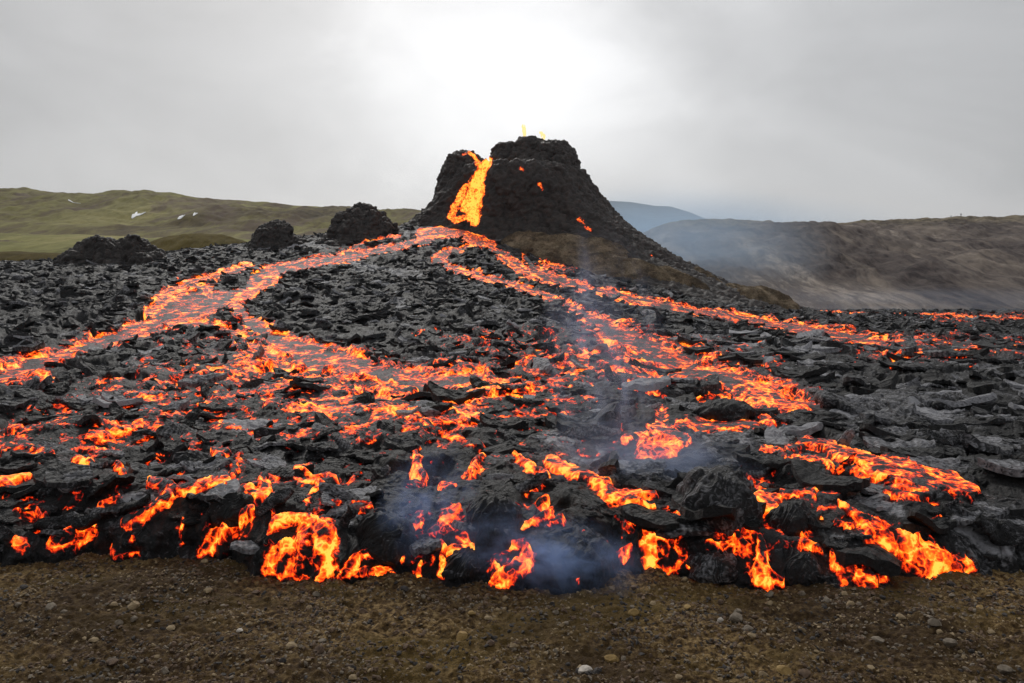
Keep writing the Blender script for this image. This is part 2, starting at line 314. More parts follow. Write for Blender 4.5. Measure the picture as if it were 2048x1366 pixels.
# paler, smoother crust: (pts) half widths
PALE = [[(800,472,4),(850,458,5),(905,448,6),(950,450,8),(985,470,9),(1010,485,4)],
        [(1390,672,14),(1440,690,14),(1500,700,9)],[(1640,820,6),(1750,806,14),(1900,800,12)],[(1700,840,10),(1850,840,18),(2000,835,14)],
        [(1230,925,14),(1300,945,18),(1370,965,16),(1420,950,8)],[(1210,540,12),(1180,552,8)],[(680,520,10),(760,540,8),(840,550,8)],
        [(1100,880,16),(1200,905,16)],[(1560,700,8),(1640,715,10)],[(30,700,12),(60,690,6)],[(250,720,14),(330,735,8)],[(660,815,10),(720,835,12)],[(480,860,16),(560,870,10)],
        [(330,990,12),(250,1000,12)],[(1560,890,8),(1450,880,10),(1400,905,10)],[(1900,860,14),(2040,900,16)],[(560,500,6),(700,482,6)],[(1900,1060,20),(2000,1100,20)],[(1720,1000,12),(1800,1040,12)]]
SMOOTH = [[(690,1060,20),(760,1050,30),(830,1090,22)],[(940,1020,40),(1040,1010,30)],[(1120,1110,50)],[(1180,1020,40),(1280,1030,20)],[(1440,800,14),(1480,825,14)],[(1580,1030,26),(1560,1060,14)],[(1480,900,10)],[(1400,1075,30),(1330,1050,30)],[(1650,1100,30),(1560,1120,20)]]
def poly_mask(pts, u, v, pert, out_idx=None):
    """1 at the middle line, 0 at the edge; only where near"""
    P = np.array(pts, float)
    P[:, 2] *= np.where(P[:, 1] > 960, 1.22, 1.0)
    m = np.full(u.shape, -1., f32); wm = P[:, 2].max() * 1.6 + 3
    k = np.where((u > P[:, 0].min() - wm) & (u < P[:, 0].max() + wm) & (v > P[:, 1].min() - wm) & (v < P[:, 1].max() + wm))[0]
    uu = u[k]; vv = v[k]; pp = pert[k]; best = np.full(uu.shape, -1., f32); W = np.full(uu.shape, 5., f32)
    segs = range(len(P) - 1) if len(P) > 1 else []
    if len(P) == 1:
        d = np.hypot(uu - P[0, 0], vv - P[0, 1]); best = 1 - d / P[0, 2] + pp * .7; W[:] = P[0, 2]
    for i in segs:
        a, b = P[i], P[i + 1]; dx, dy = b[0] - a[0], b[1] - a[1]; l2 = dx*dx + dy*dy + 1e-6
        t = np.clip(((uu - a[0]) * dx + (vv - a[1]) * dy) / l2, 0, 1)
        wl = a[2] + (b[2] - a[2]) * t
        d = np.hypot(uu - a[0] - dx * t, vv - a[1] - dy * t)
        q = 1 - d / wl + pp * .7
        best = np.where(q > best, q, best); 
    m[k] = best
    return m

# ------------------------------------------------------------------ mesh helpers
def tag(o, label=None, cat=None, group=None, kind=None):
    if label: o['label'] = label
    if cat: o['category'] = cat
    if group: o['group'] = group
    if kind: o['kind'] = kind
    return o
def mesh_np(name, V, Fc, mat, attrs=None, smooth=True, parent=None):
    """V (n,3); Fc (m,k) of one face size"""
    me = bpy.data.meshes.new(name); k = Fc.shape[1]
    me.vertices.add(len(V)); me.vertices.foreach_set('co', V.astype(f32).ravel())
    me.loops.add(Fc.size); me.loops.foreach_set('vertex_index', Fc.astype(np.int32).ravel())
    me.polygons.add(len(Fc)); me.polygons.foreach_set('loop_start', np.arange(0, Fc.size, k, dtype=np.int32))
    me.polygons.foreach_set('loop_total', np.full(len(Fc), k, np.int32))
    me.polygons.foreach_set('use_smooth', np.full(len(Fc), smooth, bool))
    for a, x in (attrs or {}).items():
        at = me.attributes.new(a, 'FLOAT', 'POINT'); at.data.foreach_set('value', x.astype(f32))
    me.update(calc_edges=True); me.materials.append(mat)
    o = bpy.data.objects.new(name, me); COL.objects.link(o)
    if parent: o.parent = parent
    return o
def grid_faces(nr, nc, wrap=False):
    r = np.arange(nr - 1)[:, None]; c = np.arange(nc if wrap else nc - 1)[None, :]; c2 = (c + 1) % nc
    return np.stack([r*nc + c, r*nc + c2, (r+1)*nc + c2, (r+1)*nc + c], -1).reshape(-1, 4)
def sub(V, Fc, sel, attrs):
    Fs = Fc[sel]; used, inv = np.unique(Fs, return_inverse=True)
    return V[used], inv.reshape(Fs.shape), {a: x[used] for a, x in attrs.items()}

# ------------------------------------------------------------------ materials
def new_mat(name):
    m = bpy.data.materials.new(name); m.use_nodes = True; t = m.node_tree
    bs = t.nodes['Principled BSDF']; return m, t, bs
def bump_(t, bs, h, strength, dist):
    bn = nd(t, 'ShaderNodeBump'); bn.inputs['Strength'].default_value = strength; bn.inputs['Distance'].default_value = dist
    t.links.new(h, bn.inputs['Height']); t.links.new(bn.outputs[0], bs.inputs['Normal'])
HOT = [(.30, (0, 0, 0)), (.38, (.035, .0006, .0)), (.48, (.22, .005, .0006)), (.58, (.55, .026, .002)), (.70, (.88, .085, .004)), (.84, (1, .19, .010)), (1.0, (1, .42, .05))]
def lava_mat(name, dark=(.003, .003, .0035), mid=(.014, .0142, .0165), pale=(.27, .27, .29), brownish=0.0):
    m, t, bs = new_mat(name); m.cycles.emission_sampling = 'NONE'
    g = nd(t, 'ShaderNodeNewGeometry').outputs['Position']
    at = lambda n: nd(t, 'ShaderNodeAttribute', attribute_name=n).outputs['Fac']
    heat = at('molten'); tone = at('tone'); skin = at('skin')
    nA = noise_(t, mapping_(t, g, (1, 1, 1.6)), 1.9, 6, .60, .3)
    nB = noise_(t, mapping_(t, g, (1, 1.6, 1.6), (0, 0, .5)), 5.5, 5, .6, 1.2)
    # crust colour
    rp = math_(t, 'SINE', math_(t, 'ADD', math_(t, 'MULTIPLY', at('rope'), 2.3), math_(t, 'MULTIPLY', nB, 9)))
    tn = math_(t, 'ADD', math_(t, 'ADD', tone, math_(t, 'MULTIPLY', rp, .09)), math_(t, 'MULTIPLY', math_(t, 'SUBTRACT', nB, .5), 1.7))
    cc = ramp_(t, tn, [(.10, dark), (.48, mid), (1.0, pale)])
    skc = ramp_(t, nB, [(.35, (.03, .020, .022)), (.5, (.075, .058, .062)), (.68, (.17, .14, .15))])
    cc = mixc(t, skin, cc, skc)
    t.links.new(cc, bs.inputs['Base Color'])
    bs.inputs['Roughness'].default_value = .5; bs.inputs['Specular IOR Level'].default_value = .34
    rr = math_(t, 'ADD', .42, math_(t, 'MULTIPLY', nB, .36)); t.links.new(rr, bs.inputs['Roughness'])
    def crackle(sc, rnd_):
        wv = nd(t, 'ShaderNodeTexNoise'); wv.inputs['Scale'].default_value = sc * 1.1; wv.inputs['Detail'].default_value = 4; t.links.new(g, wv.inputs['Vector'])
        vm = nd(t, 'ShaderNodeVectorMath', operation='MULTIPLY_ADD'); t.links.new(wv.outputs['Color'], vm.inputs[0]); vm.inputs[1].default_value = (1.35 / sc,) * 3; t.links.new(g, vm.inputs[2])
        f1 = nd(t, 'ShaderNodeTexVoronoi', feature='DISTANCE_TO_EDGE'); f1.inputs['Scale'].default_value = sc; t.links.new(vm.outputs[0], f1.inputs['Vector'])
        f2 = nd(t, 'ShaderNodeTexVoronoi', feature='F1'); f2.inputs['Scale'].default_value = sc; t.links.new(vm.outputs[0], f2.inputs['Vector'])
        e = math_(t, 'SUBTRACT', 1.0, math_(t, 'MULTIPLY', f1.outputs['Distance'], 5.5), True)
        sc_ = nd(t, 'ShaderNodeSeparateColor'); t.links.new(f2.outputs['Color'], sc_.inputs[0])
        return math_(t, 'ADD', math_(t, 'MULTIPLY', math_(t, 'SUBTRACT', e, .30), .34), math_(t, 'MULTIPLY', math_(t, 'SUBTRACT', sc_.outputs[0], .5), rnd_))
    T = math_(t, 'ADD', heat, math_(t, 'MULTIPLY', math_(t, 'SUBTRACT', nA, .5), .75))
    T = math_(t, 'ADD', T, math_(t, 'MULTIPLY', math_(t, 'SUBTRACT', nB, .5), .50))
    T = math_(t, 'ADD', T, crackle(1.5, .30))
    T = math_(t, 'ADD', T, math_(t, 'MULTIPLY', crackle(4.3, .36), .80))
    gate = math_(t, 'MULTIPLY', heat, 6, True)
    T = math_(t, 'MULTIPLY', T, gate)
    em = ramp_(t, T, HOT)
    cc = mixc(t, ramp_(t, T, [(.36, (0, 0, 0)), (.62, (.85, .85, .85))]), cc, (.02, .008, .004)); t.links.new(cc, bs.inputs['Base Color'])
    t.links.new(em, bs.inputs['Emission Color']); bs.inputs['Emission Strength'].default_value = 1.75
    hgt = math_(t, 'ADD', math_(t, 'MULTIPLY', rp, .16), noise_(t, mapping_(t, g, (1.6, .8, 1.6), (0, 0, .3)), 6, 7, .72, .8))
    bump_(t, bs, hgt, 1.0, .09)
    return m
M_LAVA = lava_mat('lava')
M_CONE = lava_mat('cone_clinker', (.008, .0065, .006), (.040, .030, .026), (.20, .16, .14))

def ground_mat():
    m, t, bs = new_mat('gravel_soil'); g = nd(t, 'ShaderNodeNewGeometry').outputs['Position']
    a = noise_(t, mapping_(t, g, (.5, 1, 1)), .55, 5, .6, .4); b_ = noise_(t, g, 9, 5, .65); c_ = noise_(t, g, 45, 3, .6)
    c1 = ramp_(t, b_, [(.36, (.015, .008, .003)), (.5, (.098, .058, .021)), (.63, (.25, .17, .075))])
    moss = ramp_(t, c_, [(.3, (.040, .030, .007)), (.7, (.16, .10, .028))])
    c1 = mixc(t, ramp_(t, a, [(.50, (0, 0, 0)), (.60, (.8, .8, .8))]), c1, moss)
    c1 = mixc(t, ramp_(t, noise_(t, g, .23, 3, .5), [(.42, (0, 0, 0)), (.6, (.75, .75, .75))]), c1, (.026, .014, .006))
    t.links.new(c1, bs.inputs['Base Color']); bs.inputs['Roughness'].default_value = .95; bs.inputs['Specular IOR Level'].default_value = .2
    bump_(t, bs, math_(t, 'ADD', b_, math_(t, 'MULTIPLY', c_, .4)), .9, .05)
    return m
M_GROUND = ground_mat()
def hill_mat(name, stops, patch, scale=.02, patchpos=(.62, .75), pamt=.7, zst=.6):
    m, t, bs = new_mat(name); g = nd(t, 'ShaderNodeNewGeometry').outputs['Position']
    a = noise_(t, mapping_(t, g, (1, .22, zst), (0, 0, .10)), scale, 8, .6, .7); c_ = noise_(t, mapping_(t, g, (1, .25, zst), (0, 0, -.08)), scale * 14, 7, .7, .5)
    q = math_(t, 'ADD', math_(t, 'MULTIPLY', a, .6), math_(t, 'MULTIPLY', c_, .4))
    c1 = ramp_(t, q, stops)
    c2 = mixc(t, ramp_(t, noise_(t, mapping_(t, g, (1, .18, zst * 1.3), (0, 0, .12)), scale * 2.2, 6, .62, .6), [(patchpos[0], (0, 0, 0)), (patchpos[1], (pamt,) * 3)]), c1, patch)
    t.links.new(c2, bs.inputs['Base Color']); bs.inputs['Roughness'].default_value = .95; bs.inputs['Specular IOR Level'].default_value = .1
    bump_(t, bs, c_, .7, 1.5)
    return m
M_HILL_L = hill_mat('moss_hill', [(.36, (.050, .038, .022)), (.45, (.105, .082, .040)), (.53, (.165, .150, .055)), (.64, (.27, .24, .10))], (.105, .075, .058), .016, (.50, .60), .8)
M_HILL_R = hill_mat('brown_hill', [(.38, (.035, .028, .028)), (.46, (.090, .074, .068)), (.54, (.15, .125, .108)), (.62, (.33, .28, .235))], (.30, .25, .20), .03, (.54, .66), .55)
_t = M_HILL_R.node_tree; _b = _t.nodes['Principled BSDF']; _src = _b.inputs['Base Color'].links[0].from_socket
_g = nd(_t, 'ShaderNodeNewGeometry').outputs['Position']; _s = nd(_t, 'ShaderNodeSeparateXYZ'); _t.links.new(_g, _s.inputs[0])
_h = math_(_t, 'ADD', _s.outputs[2], math_(_t, 'MULTIPLY', noise_(_t, _g, .05, 5, .6), 16))
_f = math_(_t, 'MULTIPLY', math_(_t, 'SUBTRACT', _h, 37), .16, True)
_gr = ramp_(_t, noise_(_t, mapping_(_t, _g, (1, .3, 1)), .35, 5, .7), [(.38, (.05, .042, .028)), (.6, (.24, .20, .13))])
_t.links.new(mixc(_t, math_(_t, 'MULTIPLY', _f, .8), _src, _gr), _b.inputs['Base Color'])
M_MOUND = hill_mat('olive_mound', [(.35, (.05, .036, .010)), (.55, (.10, .075, .018)), (.7, (.14, .11, .035))], (.05, .05, .012), .05)
M_PLAIN = hill_mat('valley_grass', [(.35, (.09, .085, .028)), (.52, (.20, .19, .065)), (.66, (.32, .27, .12))], (.09, .095, .03), .02)
M_BANK = hill_mat('ash_bank', [(.36, (.035, .026, .018)), (.49, (.14, .105, .068)), (.60, (.32, .25, .17))], (.05, .038, .028), .35, (.53, .64), .75, 1.5)
M_FAR = hill_mat('far_slope', [(.3, (.05, .05, .05)), (.7, (.10, .10, .09))], (.07, .07, .07), .003)
M_SNOW, _t, _b = new_mat('snow'); _b.inputs['Base Color'].default_value = (.78, .79, .8, 1); _b.inputs['Roughness'].default_value = .7

# ------------------------------------------------------------------ the lava field: one fine sheet, its molten streams cut out as things
us = np.arange(-260, 2310, 1.95)
def rows():
    s = list(np.linspace(-.22, 1.0, 84)); Y = 17.0 + 1.0
    while Y < 176:
        Y += min(max(1.15e-4 * Y * Y, .034), .235); s.append(Y - 17.0)
    while Y < 262:
        Y += 3; s.append(Y - 17.0)
    return np.array(s)
sr = rows()
U, S = np.meshgrid(us, sr); nr, nc = U.shape
Dl = front_d(us)[None, :]
blend = sstep(60, 150, S)
Yg = (Dl * (1 - blend) + 17 * blend) + S
U = U.ravel(); Yg = Yg.ravel(); Xg = (U - 1024) / F * Yg
Zb, Sd = base_z(U, Yg)
Vb = HOR + F * (CAMZ - Zb) / Yg
pert = fbm2(Xg * .55, Yg * .55, 5, 11, .62) * .75
far = sstep(30, 90, Yg)
pert = (pert * (1 - .35 * far)).astype(f32)
vis = Yg < 160
Vm = np.where(vis, Vb, 5000)
heat = np.zeros(U.shape, f32); skin = np.zeros(U.shape, f32); fid = np.full(U.shape, -1, np.int32); molt = np.zeros(U.shape, f32)
nearf_ = (1 - sstep(22, 40, Yg)).astype(f32)
big = fbm2(Xg * .16, Yg * .16, 3, 40); med = fbm2(Xg * .9, Yg * .5, 4, 44, .6)
med2 = fbm2(Xg * 2.3, Yg * 2.0, 4, 46, .6)
med = med * (1 - nearf_) + (med * .5 + med2 * .7) * nearf_
pert = (pert + .38 * nearf_ * fbm2(Xg * 3.1, Yg * 3.1, 4, 47, .6)).astype(f32)
def apply_feature(i, f, u, v, pert, heat, skin, fid, molt, med):
    m = poly_mask(f['pts'], u, v, pert)
    kh = np.where((m > -.45) & (m <= 0) & (molt == 0) & (v > 640))[0]
    heat[kh] = np.maximum(heat[kh], .40 * (1 + m[kh] / .45) ** .8 + .25 * med[kh] * (1 + m[kh] / .45))
    k = np.where(m > 0)[0]
    if not len(k): return
    q = m[k]; st = f['style']; wmax = max(p[2] for p in f['pts'])
    edge = sstep(0, .25, q)
    if st == 'h': h = .375 + .30 * np.exp(-((q - .25) / .25) ** 2) - .06 * sstep(.4, .9, q) * (wmax > 7) + .45 * med[k]; s_ = .15 + 0 * q
    elif st == 'd': h = .36 + .20 * edge + .2 * med[k]; s_ = .2 + 0 * q
    elif st == 'p': h = .30 + .32 * np.exp(-((q - .25) / .2) ** 2) + .45 * np.maximum(med[k], -.3) ; s_ = sstep(.1, .5, q)
    elif st == 'm': h = .39 + .26 * np.exp(-((q - .2) / .2) ** 2) - .12 * sstep(.35, .8, q) + .50 * med[k]; s_ = .15 + 0 * q
    elif st == 'b': h = .50 + .16 * np.exp(-((q - .2) / .2) ** 2) + .50 * med[k]; s_ = .15 + 0 * q
    else: h = .215 + .36 * np.exp(-((q - .13) / .15) ** 2) + .46 * med[k]; s_ = sstep(.12, .5, q) * .85
    better = h > heat[k]
    kb = k[better | (fid[k] < 0)]
    heat[k] = np.where(fid[k] >= 0, np.maximum(heat[k], h), h)
    skin[k] = np.maximum(skin[k], s_); molt[k] = np.maximum(molt[k], np.clip(q * wmax / 6, 0, 1))
    if f['name']: fid[k] = np.where(fid[k] < 0, i, fid[k])
for i, f in enumerate(FE): apply_feature(i, f, U, Vm, pert, heat, skin, fid, molt, med)
# cool dark lid on the largest breakout
lid = poly_mask([(560,1066,12),(590,1068,22),(618,1076,16),(600,1088,14)], U, Vm, pert * .6); k = lid > 0
heat[k] *= (1 - .35 * sstep(0, .35, lid[k])); lid2 = poly_mask([(1870,1005,12),(1895,1008,14)], U, Vm, pert); k = lid2 > 0; heat[k] *= .35
lid3 = poly_mask([(1440,560,3)], U, Vm, pert)
# black islet inside the left river
isl = poly_mask([(432,578,6),(455,568,13),(480,556,13),(497,546,8)], U, Vm, pert); k = isl > 0; heat[k] = 0; skin[k] = 0; molt[k] = 0; fid[k] = -1
emb = np.zeros(U.shape, f32)
for (a, b_, ru, rv, dn) in EMB:
    emb = np.maximum(emb, dn * (1.2 if b_ > 840 else 1.05) * np.clip(1.25 - np.sqrt(((U - a) / ru) ** 2 + ((Vm - b_) / rv) ** 2) * .95, 0, 1))
pale = np.zeros(U.shape, f32)
for p in PALE: pale = np.maximum(pale, np.clip(poly_mask(p, U, Vm, pert) * 2, 0, 1))
smo = np.zeros(U.shape, f32)
for p in SMOOTH: smo = np.maximum(smo, np.clip(poly_mask(p, U, Vm, pert * .5) * 2, 0, 1))
# slabs
wxx = Xg + .5 * fbm2(Xg * .5, Yg * .5, 3, 60); wyy = Yg + .5 * fbm2(Xg * .5, Yg * .5, 3, 63)
H1, E1, I1, PX1, PY1 = plates(wxx * .52, wyy * .62, 101, .26, .12)
H2, E2, I2, PX2, PY2 = plates(wxx * 1.35 + 7, wyy * 1.5, 201, .13, .055)
H3, E3, I3, PX3, PY3 = plates(wxx * 3.6 + 3, wyy * 3.4, 301, .045, .018)
nearf = 1 - sstep(22, 34, Yg)
rub = np.clip(.75 + .9 * fbm2(Xg * .12 + 4, Yg * .12, 3, 70), .15, 1.5)      # where the crust is broken up
calm = (1 - .93 * molt) * (1 - .72 * smo) * (1 - .35 * pale)
big_amp = .9 + .35 * (1 - nearf)
disp = H1 * big_amp * calm + (H2 * rub * (1.0 + .35 * far) + H3 * .8 * rub) * calm * (1 - .45 * nearf)
def soften(A, wr, wc):
    G = A.reshape(nr, nc); R_ = G.copy(); P_ = np.pad(G, ((wr, wr), (wc, wc)), 'edge'); acc = np.zeros_like(G); n_ = 0
    for i in range(-wr, wr + 1):
        for j in range(-wc, wc + 1): acc += P_[wr + i:wr + i + nr, wc + j:wc + j + nc]; n_ += 1
    return (acc / n_).ravel()
disp = disp.astype(f32); near2 = 1 - sstep(26, 44, Yg)
disp = soften(disp, 1, 1) * (1 - near2) + soften(soften(disp, 3, 2), 3, 2) * near2
ROPE = np.hypot(PX1 + 1.2 * (I1 - .5) * 4, PY1 + 1.5 + 2 * (I2 - .5)) * 24 + 5 * fbm2(Xg * 1.1, Yg * 1.1, 4, 80)
ropes = np.sin(ROPE)
disp += ropes * .022 * (1 - sstep(40, 70, Yg)) * sstep(.3, .6, I1 + .3 * smo) * (1 - .6 * molt)
disp += .06 * fbm2(Xg * 2.2, Yg * 2.2, 5, 82, .6) * (.35 + .65 * calm) + .22 * big
disp += np.sqrt(molt) * nearf * .17 - molt * .10 * (1 - nearf)
disp += smo * .16 * np.abs(fbm2(Xg * .9, Yg * .9, 2, 84))
fade = sstep(-.05, .55, Sd)
disp = disp * (.30 + .70 * fade) * (1 + .25 * sstep(20, 60, Yg))
lobes = fbm2(Xg * 1.1, Yg * .2 + 3, 3, 88)
Zl = Zb + disp * sstep(-.1, .25, Sd)
fr = np.exp(-((Sd - .18) / .35) ** 2)
Yl = Yg - fr * (.16 + .30 * lobes) + fr * .14 * fbm2(Xg * 2.5, Zb * 2.5 + Sd, 4, 90)
Xl = Xg + .10 * fbm2(Xg * 1.7, Yg * 1.7 + Zl, 3, 95) * (1 - .5 * molt) * sstep(-.05, .3, Sd)
Yl = Yl + .12 * fbm2(Xg * 1.7 + 9, Yg * 1.7 + Zl, 3, 98) * (1 - .5 * molt) * sstep(.0, .3, Sd)
# embers glow in the gaps between slabs
gap = np.maximum(1 - E2 * 4.5, 0) * .6 + (E2 <= 0) * .5 + np.maximum(1 - E1 * 7, 0) * .45 + (E3 <= 0) * .25
en = fbm2(Xg * .9, Yg * .8, 5, 120, .72) * 1.1
eh = emb * 1.0 + en * .55 + gap * .30 * (emb > .04) + (vn2(Xg * 3.2, Yg * 2.6, 121)) * .22
eh = np.clip(eh - .60, 0, 1) * 1.5 * (emb > .02)
web = .035 + emb * .30 + en * .34 * np.clip(emb * 3, 0, 1) - .04 + .16 * np.exp(-(E2 / .10) ** 2) * np.clip(emb * 2.5, 0, 1) + .10 * np.exp(-(E1 / .06) ** 2) * np.clip(emb * 2.5, 0, 1)
heat = np.where(molt > 0, heat, np.maximum(heat, np.minimum(np.maximum(np.where(eh > .04, eh * .7 + .16, 0), np.where(emb > .03, web + .02, 0)), .60))).astype(f32)
heat = np.maximum(heat, 0)
skin = np.where(molt > 0, skin, np.clip(emb * .8, 0, .45) * (Yg > 30)).astype(f32)
tone = (.14 + .55 * (I2 - .5) + .3 * (I1 - .5) + .12 * (H2 > .04) + .55 * pale + .10 * smo + .10 * big)
tone += .16 * sstep(1250, 1500, U) * (Yg > 24) * (Yg < 75) + .16 * fbm2(Xg * .22, Yg * .16, 3, 130)
tone -= .22 * np.clip(1 - E2 * 6, 0, 1) * (1 - smo) * (1 - .5 * pale)  # slab rims darkened in the colour, standing in for shadow in the gaps
lp = np.stack([Xl, Yl, Zl], -1)
Fc = grid_faces(nr, nc)
ff = fid[Fc]; ff = np.where((ff >= 0).sum(1) >= 2, ff.max(1), -1)
AT = dict(molten=heat, rope=ROPE.astype(f32), tone=tone.astype(f32), skin=skin)
v_, f_, a_ = sub(lp, Fc, ff < 0, AT)
lf = mesh_np('lava_field', v_, f_, M_LAVA, a_); tag(lf, kind='structure')
def thing_of(f, v_, f_, a_, mat):
    o = mesh_np(f['name'], v_, f_, mat, a_); return tag(o, f['label'], f['cat'], f['group'])
for i, f in enumerate(FE):
    if f['name']:
        sel = ff == i
        if sel.sum() > 8:
            v_, f_, a_ = sub(lp, Fc, sel, AT); thing_of(f, v_, f_, a_, M_LAVA)
# height lookup on the finished sheet for things that stand on it
LPZ = Zl.reshape(nr, nc); LPY = Yg.reshape(nr, nc)
def surf(u, Y):
    c = int(np.clip(round((u - us[0]) / 1.95), 0, nc - 1)); r = int(np.clip(np.searchsorted(LPY[:, c], Y), 0, nr - 1))
    return float(LPZ[max(r-2,0):r+3, c].mean())

# ------------------------------------------------------------------ loose crust plates lying on the flow
def plate_proto(seed, rings, segs):
    r = np.random.default_rng(seed); th = np.linspace(0, 2 * math.pi, segs, endpoint=False)
    cor = r.uniform(.62, 1.0, 7); rad = np.interp(th, np.linspace(0, 2 * math.pi, 8), np.append(cor, cor[0])) * (1 + .06 * r.standard_normal(segs))
    el = r.uniform(.35, .85); bend = r.uniform(-.30, .40); k = r.uniform(6, 13); thick = r.uniform(.10, .20)
    def top(x, y, e): return bend * x * x + .035 * np.sin(k * x + 2.5 * y * y) + .05 * r.standard_normal(x.shape) * (1 if rings < 4 else .35) - .05 * e
    P = []
    for lay in (0, 1):
        for q in range(rings):
            f = (q + 1) / rings; x = f * rad * np.cos(th); y = f * rad * np.sin(th) * el
            z = top(x, y, f ** 4); P.append(np.stack([x, y, z - lay * thick * (1 + .5 * r.random(segs))], -1))
    c0 = np.array([[0, 0, 0.]]); c1 = np.array([[0, 0, -thick]])
    V = np.concatenate([c0] + P[:rings] + [c1] + P[rings:]); fs = []; o2 = 1 + rings * segs
    for i in range(segs):
        j = (i + 1) % segs; fs.append((0, 1 + i, 1 + j)); fs.append((o2, o2 + 1 + j, o2 + 1 + i))
        for q in range(rings - 1):
            a = 1 + q * segs; b_ = a + segs; fs += [(a + i, b_ + i, b_ + j), (a + i, b_ + j, a + j)]
            a += o2; b_ += o2; fs += [(a + i, b_ + j, b_ + i), (a + i, a + j, b_ + j)]
        a = 1 + (rings - 1) * segs; b_ = o2 + a; fs += [(a + i, b_ + i, b_ + j), (a + i, b_ + j, a + j)]
    return V, np.array(fs)
def rots(yaw, pitch, roll):
    ca, sa, cb, sb, cc, sc = np.cos(yaw), np.sin(yaw), np.cos(pitch), np.sin(pitch), np.cos(roll), np.sin(roll)
    return np.stack([np.stack([ca*cb, ca*sb*sc - sa*cc, ca*sb*cc + sa*sc], -1), np.stack([sa*cb, sa*sb*sc + ca*cc, sa*sb*cc - ca*sc], -1), np.stack([-sb, cb*sc, cb*cc], -1)], -2)
def scatter_plates(name, idx, protos, rad, tilt, lift, tone0, rg):
    vs, fs, ts, rs, o2 = [], [], [], [], 0
    pick = rg.integers(0, len(protos), len(idx))
    for p_, (V, Fx) in enumerate(protos):
        k = np.where(pick == p_)[0]
        if not len(k): continue
        R_ = rots(rg.normal(0, .7, len(k)) + math.pi * rg.integers(0, 2, len(k)), rg.normal(0, 1, len(k)) * tilt[k], rg.normal(0, 1, len(k)) * tilt[k])
        W = np.einsum('nij,vj->nvi', R_, V * np.array([1, 1, 1])) * rad[k][:, None, None] + lp[idx[k]][:, None, :] + np.array([0, 0, 1]) * (lift[k])[:, None, None]
        vs.append(W.reshape(-1, 3)); fs.append((Fx[None] + (np.arange(len(k)) * len(V))[:, None, None]).reshape(-1, 3) + o2); o2 += len(k) * len(V)
        ts.append(np.repeat(tone0[k], len(V))); rs.append(np.tile(V[:, 0] * 14, len(k)))
    V = np.concatenate(vs); n_ = len(V)
    o = mesh_np(name, V, np.concatenate(fs), M_LAVA, dict(molten=np.zeros(n_, f32), tone=np.concatenate(ts), skin=np.zeros(n_, f32), rope=np.concatenate(rs)), smooth=False)
    return o
rg = np.random.default_rng(99)
PLO = [plate_proto(s_, 2, 9) for s_ in range(14)]; PHI = [plate_proto(40 + s_, 6, 22) for s_ in range(14)]
cand = rg.integers(0, len(U), 90000); mb = soften(molt, 7, 13)
cand = np.where((mb[cand] > .04) & (Yg[cand] < 40), 0, cand)
cand = cand[(molt[cand] < .05) & (Sd[cand] > .35) & (Yg[cand] < 158) & (rg.random(90000) < np.clip((Yg[cand] / 85) ** 1.5, .035, 1) * np.clip(rub[cand], .35, 1.2) * (1 - .75 * smo[cand]) * (1 - .6 * pale[cand]) * (1 - .60 * np.clip(emb[cand] * 1.6, 0, 1)))]
for nm, sel, pr in (('crust_rubble', Yg[cand] > 42, PLO), ('crust_rubble', Yg[cand] <= 42, PHI)):
    ii = cand[sel]; n_ = len(ii); rad = (.17 + .95 * rg.random(n_) ** 2.3) * np.where(Yg[ii] < 25, .72, 1.0)
    zone = (U[ii] > 1280) & (Yg[ii] < 62) | (U[ii] > 850) & (Yg[ii] < 32) & (Yg[ii] > 22)
    rad = rad * np.where(zone, 1.45, 1.0)
    tl = .12 + .34 * rg.random(n_) ** 1.8; tn_ = (tone[ii] * .75 - .16 + .95 * rg.random(n_) ** 2.4).astype(f32)
    tl = tl * np.where(zone, .5, 1.0)
    o = scatter_plates(nm, ii, pr, rad, tl, rad * .10, tn_, rg)
    tag(o, 'broken dark crust plates strewn over the lava field', None, None, 'stuff')

def on_field(u, v):
    Y, z = at_uv(u, v); return wx(u, Y), Y, surf(u, Y)
def Rx(a): c, s_ = math.cos(a), math.sin(a); return np.array([[1, 0, 0], [0, c, -s_], [0, s_, c]])
def Ry(a): c, s_ = math.cos(a), math.sin(a); return np.array([[c, 0, s_], [0, 1, 0], [-s_, 0, c]])
def Rz(a): c, s_ = math.cos(a), math.sin(a); return np.array([[c, -s_, 0], [s_, c, 0], [0, 0, 1]])
def put_np(name, V, Fx, tone, loc, label, cat, grp, rope, molten=0, smooth=True):
    n_ = len(V); o = mesh_np(name, V, Fx, M_LAVA, dict(molten=np.full(n_, molten, f32), tone=tone, skin=np.zeros(n_, f32), rope=rope), smooth=smooth)
    o.location = loc; return tag(o, label, cat, grp)
def crust_slab(label, u, v, wpx, pitch, roll, tone, seed, elong=1.0, spin=0., molten=0):
    x, Y, z = on_field(u, v); r = wpx / 2 / F * Y; V, Fx = plate_proto(seed, 10, 40)
    V = V * np.array([1.15, elong, 1.0]); rope = V[:, 0] * 26 + 5 * fbm2(V[:, 0] * 3, V[:, 1] * 3, 3, seed)
    V = V @ Rz(spin).T @ Rx(math.radians(pitch)).T @ Ry(math.radians(roll)).T * r
    V = V + .10 * r * np.stack([vn3(*(V * 2.2 / r).T, seed + q) for q in range(3)], -1)
    tn_ = (tone + .25 * fbm2(V[:, 0] / r * 2, V[:, 1] / r * 2, 3, seed + 5)).astype(f32)
    put_np('crust_slab', V, Fx, tn_, (x, Y - .05, z + r * (.10 + .45 * math.sin(math.radians(pitch)) * elong)), label, 'crust slab', 'large slabs of lava crust', rope, molten)
